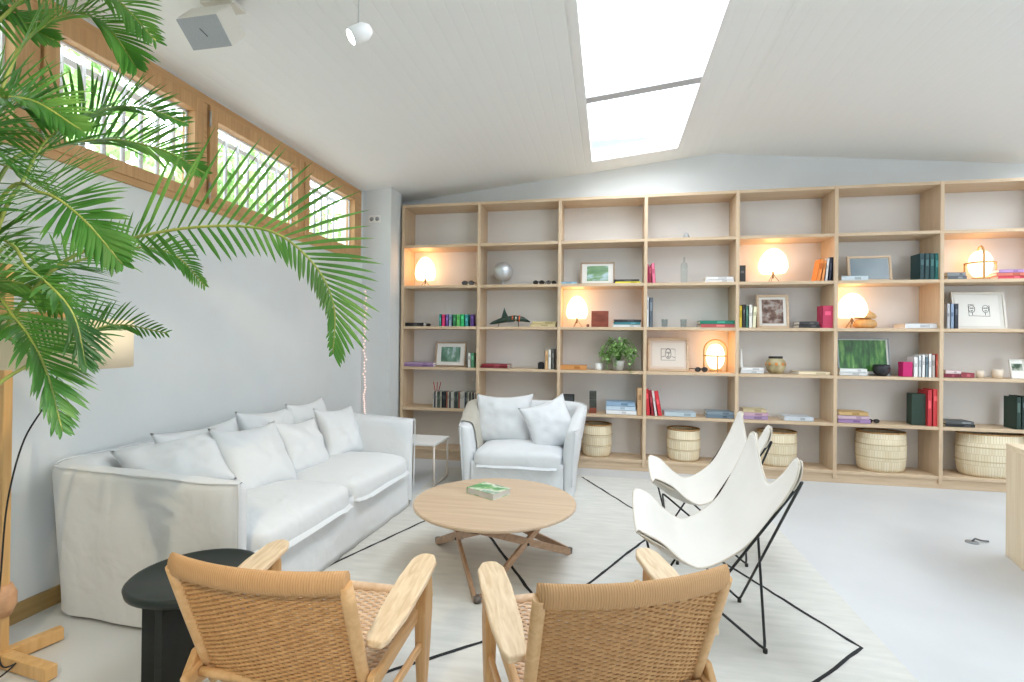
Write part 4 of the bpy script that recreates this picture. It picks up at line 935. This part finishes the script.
def lounge_proto(label, loc, rz):
    """local: x to the right, faces +y; origin on the floor under the back rail"""
    t = thing('lounge_chair', label, 'chair', loc, rz, 'woven lounge chairs')
    HW = .283
    def back(u, v):
        """u -1..1 across, v 0 bottom .. 1 top; curved and reclined"""
        return Vector((u * HW * (1 - .03 * (1 - v)), -.012 + .155 * (1 - v) - .045 * (1 - u * u), .256 + .420 * v))
    # back frame
    m = MB(); pts = [back(-1.05 + 2.10 * k / 16, 1.0) for k in range(17)]
    def rail(m, pts, a, b, n=12):
        """elliptical bar, a in the y direction, b in z"""
        rings = []
        for p in pts: rings.append([m.bm.verts.new(p + Vector((0, a * math.cos(2 * PI * k / n), b * math.sin(2 * PI * k / n)))) for k in range(n)])
        for A, B in zip(rings, rings[1:]):
            for k in range(n): m.bm.faces.new((A[k], A[(k + 1) % n], B[(k + 1) % n], B[k])).smooth = True
        m.bm.faces.new(rings[0][::-1]); m.bm.faces.new(rings[-1])
    rail(m, pts, .018, .036); m.build('top_rail', M_WRAP, t)
    for s in (-1, 1):
        m = MB(); m.tube([back(s, v) + Vector((s * .010, 0, 0)) for v in (-.10, .2, .5, .8, .99)], [.017, .020, .021, .021, .020], 12); m.build('back_post', M_CHW, t)
    m = MB(); rail(m, [back(-1 + 2 * k / 16, -.03) for k in range(17)], .014, .016); m.build('lower_rail', M_CHW, t)
    # woven back: alternating cords over and under the uprights
    m = MB(); rows, cols = 46, 26
    def weave(surf, rows, cols, rad, amp, v0, v1, nrmf):
        for i in range(rows):
            v = v0 + (v1 - v0) * (i + .5) / rows; pts = []; ph = PI * ((i // 1) % 2)
            for k in range(cols * 3 + 1):
                u = -1 + 2 * k / (cols * 3); p = surf(u, v); pts.append(p + nrmf(u, v) * amp * math.sin(ph + PI * k / 3 * 1.0 + .5))
            m.tube(pts, rad, 5)
    nb = Vector((0, .93, .37))
    weave(back, rows, cols, .0050, .0036, .02, .925, lambda u, v: nb)
    for k in range(cols + 1):
        u = -1 + 2 * k / cols; m.tube([back(u, q / 4) for q in range(5)], .0026, 4)
    m.build('woven_back', M_CORD, t)
    # seat
    def seat(u, v):
        return Vector((u * (.285 + .02 * v), .10 + .50 * v, .275 + .075 * v - .03 * (1 - u * u) * math.sin(PI * v)))
    m = MB(); nb2 = Vector((0, -.15, .98))
    weave(seat, 44, 24, .0052, .0036, .03, .96, lambda u, v: nb2)
    for k in range(25):
        u = -1 + 2 * k / 24; m.tube([seat(u, q / 6) for q in range(7)], .0026, 4)
    m.build('woven_seat', cord_pale(), t)
    m = MB(); rail(m, [seat(-1 + 2 * k / 12, 1.0) for k in range(13)], .020, .018); m.build('seat_front_rail', cord_pale(), t)
    m = MB(); rail(m, [seat(-1 + 2 * k / 12, .0) for k in range(13)], .014, .016); m.build('seat_rear_rail', M_CHW, t)
    for s in (-1, 1):
        m = MB(); m.beam(seat(s, -.12) + Vector((s * .016, 0, 0)), seat(s, 1.04) + Vector((s * .016, 0, 0)), .026, .046); m.build('seat_side_rail', M_CHW, t, bevel=.008)
        # legs: a tall tapered front leg carrying the arm, a raked rear leg
        fx = s * .335; m = MB()
        def leg(pts, wx, wy):
            rings = []
            for p, a, b in zip(pts, wx, wy): rings.append([m.bm.verts.new(Vector(p) + Vector(q)) for q in ((-a, -b, 0), (a, -b, 0), (a, b, 0), (-a, b, 0))])
            for A, B in zip(rings, rings[1:]):
                for k in range(4): m.bm.faces.new((A[k], A[(k + 1) % 4], B[(k + 1) % 4], B[k]))
            m.bm.faces.new(rings[0][::-1]); m.bm.faces.new(rings[-1])
        leg([(fx, .50, 0), (fx, .505, .18), (fx, .51, .33), (fx, .525, .43), (fx, .53, .476)], [.015, .019, .021, .019, .014], [.017, .036, .046, .032, .024]); m.build('front_leg', M_CHZ, t, bevel=.006)
        m = MB(); leg([(s * .318, -.03, 0), (s * .318, .05, .17), (s * .318, .10, .28), (s * .318, .125, .34)], [.012, .014, .014, .012], [.015, .024, .030, .020]); m.build('rear_leg', M_CHZ, t, bevel=.006)
        m = MB(); m.beam((fx, .03, .215), (fx, .50, .215), .018, .03); m.build('side_stretcher', M_CHW, t, bevel=.005)
        # arm: a flat paddle, wide at the front
        out = [(-.026, .105), (.028, .100), (.042, .13), (.054, .24), (.058, .42), (.051, .535), (.032, .572), (.0, .582), (-.032, .572), (-.050, .535), (-.056, .42), (-.050, .24), (-.036, .13)]
        m = MB(); zt = lambda y: .432 + .083 * sstep(.02, .66, y)
        cx = s * .325
        A = [m.bm.verts.new((cx + s * x, y, zt(y) - .012)) for x, y in out]; B = [m.bm.verts.new((cx + s * x, y, zt(y) + .012)) for x, y in out]; n = len(out)
        for q in range(n): m.bm.faces.new((A[q], A[(q + 1) % n], B[(q + 1) % n], B[q]))
        # top and bottom as strips so that the bend stays clean
        L = [12, 11, 10, 9, 8]; Rr = [2, 3, 4, 5, 6]
        for F_ in (A, B):
            m.bm.faces.new((F_[0], F_[1], F_[2], F_[12]))
            for a, b, c, d in zip(L, Rr, L[1:], Rr[1:]): m.bm.faces.new((F_[a], F_[b], F_[d], F_[c]))
            m.bm.faces.new((F_[8], F_[6], F_[7]))
        m.build('armrest', M_ARM, t, bevel=.007, seg=3)
    return t
LC = lounge_proto('woven cord and oak lounge chair on the left, beside the black side table', (-1.032, 1.335, .0105), .0)
dup(LC, 'woven cord and oak lounge chair on the right, turned towards the coffee table', (.082, 1.50, .0105), math.radians(24))

# ------------------------------------------------------------------ black side table
M_BLK = wood('black_stained_wood', (14, 20, 18), (22, 28, 26), 0, 1, .6)
t = thing('side_table', 'black stained round side table with a tapering plank base beside the sofa arm', 'side table', (-1.60, 1.715, .0105), .1)
m = MB(); R = .237; m.lathe([(0, .408), (R - .03, .408), (R - .004, .424), (R, .442), (R - .008, .450), (R - .02, .450), (R - .026, .444), (0, .444)], 56); m.build('tabletop', plain((24, 34, 32), .4, 0, 'black_tray'), t)
m = MB(); m.prism([(-.222, -.015, 0), (-.14, -.015, 0), (.10, -.015, .40), (.17, -.015, .41), (-.222, -.015, .41)], (0, .03, 0)); m.build('base_panel', M_BLK, t, bevel=.003)
m = MB(); m.prism([(-.015, -.19, 0), (-.015, -.10, 0), (-.015, .02, .2), (-.015, .10, 0), (-.015, .19, 0), (-.015, .19, .41), (-.015, -.19, .41)], (.03, 0, 0)); m.build('base_panel', M_BLK, t, bevel=.003)

# ------------------------------------------------------------------ wooden floor lamp
M_LB = wood('lamp_beech', (206, 160, 100), (224, 182, 124), 2, 1, .45)
t = thing('floor_lamp', 'beech floor lamp with a drum shade, half hidden by the palm', 'floor lamp', (-2.505, 1.665, 0))
m = MB(); m.beam((-.29, .035, .032), (.31, -.035, .032), .045, .055); m.build('base_bar', M_LB, t, bevel=.004)
m = MB(); m.beam((-.07, -.25, .034), (.05, .20, .034), .045, .055, ); m.build('base_bar', M_LB, t, bevel=.004)
m = MB(); m.box((0, 0, .87), (.034, .034, 1.66)); m.build('pole', M_LB, t, bevel=.004)
m = MB(); m.lathe([(0, .21), (.03, .21), (.046, .25), (.046, .30), (.03, .34), (0, .34)], 20); m.build('collar', wood('collar', (200, 150, 110), (214, 166, 126), 0), t)
m = MB(); m.beam((0, 0, 1.48), (.22, .06, 1.48), .03, .03); m.build('shade_arm', M_LB, t, bevel=.004)
m = MB(); m.lathe([(.235, 1.26), (.235, 1.465)], 40, Matrix.Translation((.225, .06, 0))); m.build('lamp_shade', plain((238, 224, 196), .8, 0, 'parchment_shade'), t, solid=.003)
m = MB(); m.tube(bez([(.225, .06, 1.3), (.18, .03, 1.12), (.10, .0, .95), (.05, -.02, .70), (.035, -.03, .4), (.03, -.04, .2), (.09, -.06, .05), (.16, -.06, .064), (.10, -.14, .008), (-.05, -.22, .006)], 60), .0035, 6); m.build('cord', plain((26, 26, 26), .5), t)

# ------------------------------------------------------------------ palm
M_FROND = mottled('palm_leaflet', [(.28, (24, 74, 32)), (.5, (60, 120, 50)), (.74, (136, 180, 92))], 3.2, .42, .05, 3)
_n = M_FROND.node_tree.nodes; _l = M_FROND.node_tree.links; _p = _n['Principled BSDF']
_tl = _n.new('ShaderNodeBsdfTranslucent'); _tl.inputs[0].default_value = srgb((120, 180, 60)); _mx = _n.new('ShaderNodeMixShader'); _mx.inputs[0].default_value = .25
_l.new(_p.outputs[0], _mx.inputs[1]); _l.new(_tl.outputs[0], _mx.inputs[2]); _l.new(_mx.outputs[0], _n['Material Output'].inputs[0])
M_RACH = mottled('palm_stalk', [(.3, (110, 140, 60)), (.7, (166, 170, 90))], 10, .5, .05)
palm = thing('potted_palm', 'tall potted palm arching into the picture from the left edge', 'palm', (-2.12, .92, 0))
m = MB(); m.lathe([(0, 0), (.17, 0), (.21, .36), (.225, .38), (.225, .40), (.20, .40), (.195, .36), (0, .35)], 36); m.build('pot', plain((206, 200, 190), .7, 0, 'clay_pot'), palm)
m = MB(); m.lathe([(0, .36), (.197, .36)], 24); m.build('soil', mottled('soil', [(.3, (50, 38, 30)), (.7, (74, 58, 44))], 30, .95, .6), palm)
def frond(pts, L, n=34, droop=.35, seed=1, wd=.016, start=.2, side_bias=0, up=(0, 0, 1), base=None, lift=.45, ratio=1.0, jit=.14):
    r = random.Random(seed); off = Vector(palm.location); P = [Vector(p) - off for p in pts]
    if base is not None: P = [Vector(base)] + P
    C = bez(P, 60); m = MB(); m.tube(C, [.008 * (1 - .85 * i / 60) + .0012 for i in range(61)], 6, mi=1)
    UP = Vector(up)
    for k in range(n):
        q = start + (1 - start) * (k + .5) / n; i = min(59, int(q * 60)); p = C[i].lerp(C[i + 1], q * 60 - i); t = (C[i + 1] - C[max(i - 1, 0)]).normalized()
        sd = t.cross(UP)
        if sd.length < .2: sd = t.cross(Vector((0, 1, 0)))
        sd.normalize(); nv = sd.cross(t).normalized()
        prof_ = math.sin(PI * min(1, (.16 + .84 * (1 - abs(2 * ((q - start) / (1 - start)) - .85) ** 2.2 * .62)) / 2))
        for s in (-1, 1):
            ln = L * prof_ * (.88 + .24 * r.random()) * (1 - .72 * max(0, q - .45) / .55) * (ratio if s > 0 else 1); w_ = wd * (.8 + .4 * r.random())
            d = (t * (.42 + .3 * q + 1.9 * max(0, q - .62)) + sd * s * (1 - .25 * q) + nv * (lift + jit * r.gauss(0, 1))).normalized(); dn = Vector((0, 0, -1)); prev = None; pos = p.copy(); K = 7
            for j in range(K + 1):
                u = j / K; ww = w_ * (math.sin(PI * (.12 + .88 * u)) ** .7 if u < 1 else .0) / 2
                dd = (d + dn * droop * u * u * 1.9).normalized(); wv_ = dd.cross(nv)
                if wv_.length < .1: wv_ = dd.cross(sd)
                wv_.normalize(); fold = dd.cross(wv_) * ww * .35
                cur = [m.bm.verts.new(pos + wv_ * ww + fold), m.bm.verts.new(pos), m.bm.verts.new(pos - wv_ * ww + fold)] if j < K else [m.bm.verts.new(pos)]
                if prev:
                    if j < K:
                        m.bm.faces.new((prev[0], cur[0], cur[1], prev[1])).smooth = True; m.bm.faces.new((prev[1], cur[1], cur[2], prev[2])).smooth = True
                    else:
                        m.bm.faces.new((prev[0], cur[0], prev[1])).smooth = True; m.bm.faces.new((prev[1], cur[0], prev[2])).smooth = True
                prev = cur; pos = pos + dd * ln / K
    m.build('frond', [M_FROND, M_RACH], palm, recalc=False)
CR = (.02, .18, .42)
def F(*a, **k): frond(*a, base=CR, **k)
F([(-2.07,1.22,1.05),(-2.05,1.36,1.42),(-1.94,1.45,1.65),(-1.8,1.55,1.75),(-1.52,1.62,1.81),(-1.27,1.68,1.8),(-1.1,1.7,1.68),(-1.01,1.7,1.52),(-1.01,1.7,1.34)], .47, n=38, droop=.10, seed=1, start=.46, wd=.0145, lift=.1, up=(.25,-1,.25), ratio=.42, jit=.05)
F([(-2.08,1.2,1.1),(-2.07,1.35,1.77),(-2.05,1.4,1.93),(-2.07,1.5,2.13),(-1.98,1.6,2.27),(-1.83,1.65,2.3),(-1.67,1.7,2.25)], 0.317, n=43, droop=0.150, seed=2, start=.50, wd=0.0122, up=(.3,-1,.6))
F([(-2.09,1.15,1.2),(-2.10,1.3,1.9),(-2.07,1.35,2.24),(-2.02,1.4,2.45),(-1.89,1.45,2.55),(-1.8,1.5,2.51),(-1.74,1.55,2.40)], 0.352, n=40, droop=0.225, seed=3, start=.52, wd=0.0122, up=(.2,-1,.7))
F([(-2.12,1.15,1.2),(-2.14,1.25,2.0),(-2.13,1.3,2.32),(-1.99,1.35,2.54),(-1.89,1.4,2.64),(-1.74,1.45,2.60),(-1.6,1.5,2.45)], 0.352, n=40, droop=0.250, seed=4, start=.55, wd=0.0122, up=(.2,-1,.6))
F([(-2.12,1.2,1.1),(-2.18,1.4,1.5),(-2.28,1.7,1.68),(-2.15,1.9,1.8),(-2.01,2.0,1.78),(-1.89,2.05,1.64)], 0.229, n=36, droop=0.225, seed=5, start=.5, wd=0.0095, up=(.3,-1,.3))
F([(-2.05,1.2,.9),(-2.04,1.3,1.18),(-2.07,1.45,1.29),(-2.02,1.55,1.38),(-1.93,1.65,1.44),(-1.74,1.7,1.41)], 0.229, n=31, droop=0.200, seed=6, start=.5, wd=0.0082, up=(.2,-1,.4))
F([(-2.05,1.15,1.2),(-1.99,1.3,1.67),(-1.79,1.25,1.6),(-1.63,1.25,1.47),(-1.57,1.25,1.3)], 0.264, n=40, droop=0.250, seed=7, start=.48, wd=0.0122)
F([(-2.02,1.1,1.1),(-1.91,1.2,1.5),(-1.77,1.2,1.44),(-1.66,1.2,1.3),(-1.59,1.2,1.11)], 0.264, n=40, droop=0.250, seed=8, start=.45, wd=0.0122)
F([(-2.05,1.12,1.2),(-1.99,1.3,1.84),(-1.75,1.25,1.84),(-1.6,1.25,1.76),(-1.50,1.3,1.62)], 0.299, n=40, droop=0.175, seed=9, start=.5, wd=0.0136, up=(0,-1,.9))
F([(-2.1,1.2,1.2),(-2.15,1.4,1.95),(-2.2,1.6,2.14),(-2.09,1.75,2.23),(-1.92,1.85,2.21),(-1.76,1.9,2.12)], 0.299, n=40, droop=0.200, seed=10, start=.5, wd=0.0122, up=(.2,-1,.5))
F([(-2.1,1.1,1.3),(-2.1,1.2,1.9),(-2.0,1.2,2.10),(-1.82,1.25,2.14),(-1.66,1.3,2.05)], 0.317, n=40, droop=0.200, seed=12, start=.5, wd=0.0136, up=(.1,-1,.6))
F([(-2.15,1.1,1.1),(-2.25,1.25,1.6),(-2.2,1.4,1.75),(-2.05,1.5,1.62),(-1.95,1.55,1.4)], 0.299, n=40, droop=0.250, seed=13, start=.45, wd=0.0136)
F([(-2.2,1.05,1.1),(-2.3,1.1,1.7),(-2.35,1.3,2.0),(-2.3,1.5,2.05),(-2.2,1.65,1.95)], 0.299, n=40, droop=0.200, seed=14, start=.45, wd=0.0136)
F([(-2.06,1.1,.9),(-2.02,1.2,1.35),(-1.93,1.25,1.40),(-1.82,1.3,1.3),(-1.76,1.35,1.12)], 0.246, n=36, droop=0.250, seed=15, start=.45, wd=0.0109)
F([(-2.2,.8,1.1),(-2.3,.6,1.9),(-2.25,.3,2.3),(-2.15,.05,2.2)], 0.334, n=36, droop=0.250, seed=16, start=.4, wd=0.0136)
F([(-1.95,.85,1.1),(-1.75,.7,1.9),(-1.5,.5,2.2),(-1.25,.35,2.1)], 0.334, n=36, droop=0.250, seed=17, start=.4, wd=0.0136)
F([(-2.16,1.15,1.2),(-2.22,1.25,1.75),(-2.24,1.35,2.05),(-2.14,1.42,2.22),(-2.0,1.48,2.18)], .34, n=44, droop=.2, seed=21, start=.42, wd=.015, up=(.1,-1,.5))
F([(-2.2,1.1,1.3),(-2.3,1.2,2.0),(-2.3,1.3,2.4),(-2.2,1.4,2.55),(-2.05,1.5,2.5)], .34, n=44, droop=.2, seed=22, start=.42, wd=.015, up=(.1,-1,.4))
F([(-2.15,1.1,1.0),(-2.2,1.2,1.4),(-2.18,1.3,1.55),(-2.06,1.4,1.58),(-1.92,1.45,1.5)], .30, n=40, droop=.25, seed=23, start=.40, wd=.014, up=(.1,-1,.5))
F([(-2.1,1.1,1.2),(-2.12,1.15,1.7),(-2.06,1.2,1.98),(-1.95,1.22,2.02),(-1.84,1.25,1.9)], .32, n=40, droop=.25, seed=24, start=.42, wd=.015)
m = MB()
for k in range(6):
    a = k * 1.05; m.tube(bez([(.06 * math.cos(a), .06 * math.sin(a), .34), (.05 * math.cos(a), .05 * math.sin(a) + .06, .6), (.07 * math.cos(a) + .02, .07 * math.sin(a) + .2, 1.0)], 12), [.022 - .0008 * i for i in range(13)], 8)
m.build('stems', M_RACH, palm)


# ------------------------------------------------------------------ things on wall and ceiling
t = thing('wall_speaker', 'white loudspeaker with a grey grille hung from the sloping ceiling', 'loudspeaker', (-2.085, 2.238, 2.985))
R_ = Euler((.873, 0, 0)).to_matrix()
m = MB(); m.box(R_ @ Vector((0, .075, 0)), (.245, .15, .158), R_); m.build('cabinet', plain((226, 222, 212), .5), t, bevel=.012, seg=3)
m = MB(); m.box(R_ @ Vector((0, -.002, 0)), (.236, .006, .148), R_); m.build('grille', mottled('speaker_grille', [(.4, (160, 165, 170)), (.6, (176, 180, 184))], 400, .6, .3), t, bevel=.002)
m = MB(); m.beam(R_ @ Vector((-.012, -.0055, .022)), R_ @ Vector((.010, -.0055, -.018)), .006, .002); m.build('badge', plain((40, 42, 44), .4), t)
m = MB(); m.box((0.02, .10, .20), (.18, .12, .02)); m.tube([(.02, .07, .10), (.02, .09, .20)], .02, 10); m.build('bracket', plain((216, 212, 202), .5), t)
def spotlight(label, loc, dr, power):
    t = thing('pendant_spotlight', label, 'spotlight', loc, 0, 'pendant spotlights'); R_ = Vector(dr).to_track_quat('-Z', 'Y').to_matrix().to_4x4()
    m = MB(); m.lathe([(0, .055), (.02, .055), (.034, .03), (.036, -.035), (.030, -.04), (.028, -.03), (0, -.03)], 24, R_); m.build('spot_body', M_WHITE, t)
    m = MB(); m.lathe([(0, -.034), (.029, -.034)], 24, R_); m.build('spot_lens', glow('lit_lens', (1, .97, .92), 14), t, recalc=False)
    m = MB(); m.tube([(0, 0, .03), (0, 0, ceil_z(loc[0]) - loc[2])], .0025, 6); m.build('cable', plain((206, 206, 204), .5), t)
    l = bpy.data.lights.new('spot_beam', 'SPOT'); l.energy = power; l.color = (1, .80, .52); l.spot_size = 1.5; l.spot_blend = .6; l.shadow_soft_size = .03
    o = bpy.data.objects.new('spot_beam', l); COL.objects.link(o); o.parent = t; o.matrix_local = R_ @ Matrix.Translation((0, 0, -.05))
spotlight('small white spotlight hanging on a thin cable from the ceiling', (-1.005, 1.85, 2.625), (-.62, -.52, -.60), 25)
spotlight('unseen white spotlight added behind the viewer to warm the floor at lower left', (-.6, -.5, 2.7), (-.62, .62, -.75), 75)  # added unseen lamp, warms the lower-left floor and the sofa end
t = thing('wall_socket', 'white double wall socket high on the corner pier', 'socket', (-2.674, 5.357, 2.80))
m = MB(); m.box((0, -.004, 0), (.15, .008, .085)); m.build('plate', M_WHITE, t, bevel=.004)
for s in (-1, 1):
    m = MB(); m.lathe([(0, 0), (.024, 0), (.026, .003), (.0, .004)], 20, Matrix.Translation((s * .035, -.008, 0)) @ Matrix.Rotation(PI / 2, 4, 'X')); m.build('outlet', plain((150, 152, 154), .5), t)
t = thing('fairy_lights', 'pale pink string of little lights hanging down the corner by the pier', 'string lights', (-2.775, 5.345, 0))
m = MB(); m.tube(bez([(.0, 0, .50), (.008, -.006, .9), (-.004, -.004, 1.4), (.012, -.004, 1.98), (.014, .0, 2.02)], 40), .004, 5); m.build('wire', plain((226, 206, 200), .6), t)
C_ = bez([(.0, -.006, .52), (.008, -.012, .9), (-.004, -.010, 1.4), (.012, -.010, 1.96)], 44); r = random.Random(8)
for i, p in enumerate(C_):
    m = MB(); m.lathe([(0, -.011), (.009, -.006), (.011, .0), (.008, .008), (0, .012)], 8, Matrix.Translation(p + Vector((r.gauss(0, .008), 0, 0)))); m.build('bulb', glow('pink_bulb', (1, .74, .68), .35, (240, 214, 206)), t)

# ------------------------------------------------------------------ desk at the right
M_DESK = wood('desk_ash', (222, 202, 170), (236, 220, 192), 2, .8, .5)
M_DESKX = wood('desk_ash_top', (222, 202, 170), (236, 220, 192), 0, .8, .5)
t = thing('desk', 'pale ash desk with a solid slab end at the right edge', 'desk', (2.62, 3.92, 0), -.28)
m = MB(); m.box((.8, -.40, .7325), (1.6, .80, .035)); m.build('desktop', M_DESKX, t, bevel=.003)
for x in (.0175, 1.5825):
    m = MB(); m.box((x, -.40, .3575), (.035, .80, .715)); m.build('side_panel', M_DESK, t, bevel=.003)
m = MB(); m.box((.8, -.03, .50), (1.53, .02, .42)); m.build('modesty_panel', M_DESKX, t)
m = MB(); m.box((0, 0, .02), (.26, .34, .04)); o = m.build('paper_stack', plain((236, 238, 240), .7), bevel=.003); o.location = (2.82, 3.68, .75); o.rotation_euler = (0, 0, -.2); tag(o, 'white stack of paper on the desk at the right edge', 'paper stack')
t = thing('floor_socket', 'small grey floor socket with a plug beside the desk', 'socket', (2.55, 4.12, 0))
m = MB(); m.lathe([(0, 0), (.04, 0), (.036, .008), (0, .010)], 20); m.build('cover', plain((150, 154, 156), .4, .5), t)
m = MB(); m.tube([(0, 0, .01), (.02, 0, .03), (.07, .02, .012), (.12, .03, .008)], .006, 6); m.build('plug_cord', plain((90, 94, 96), .5), t)
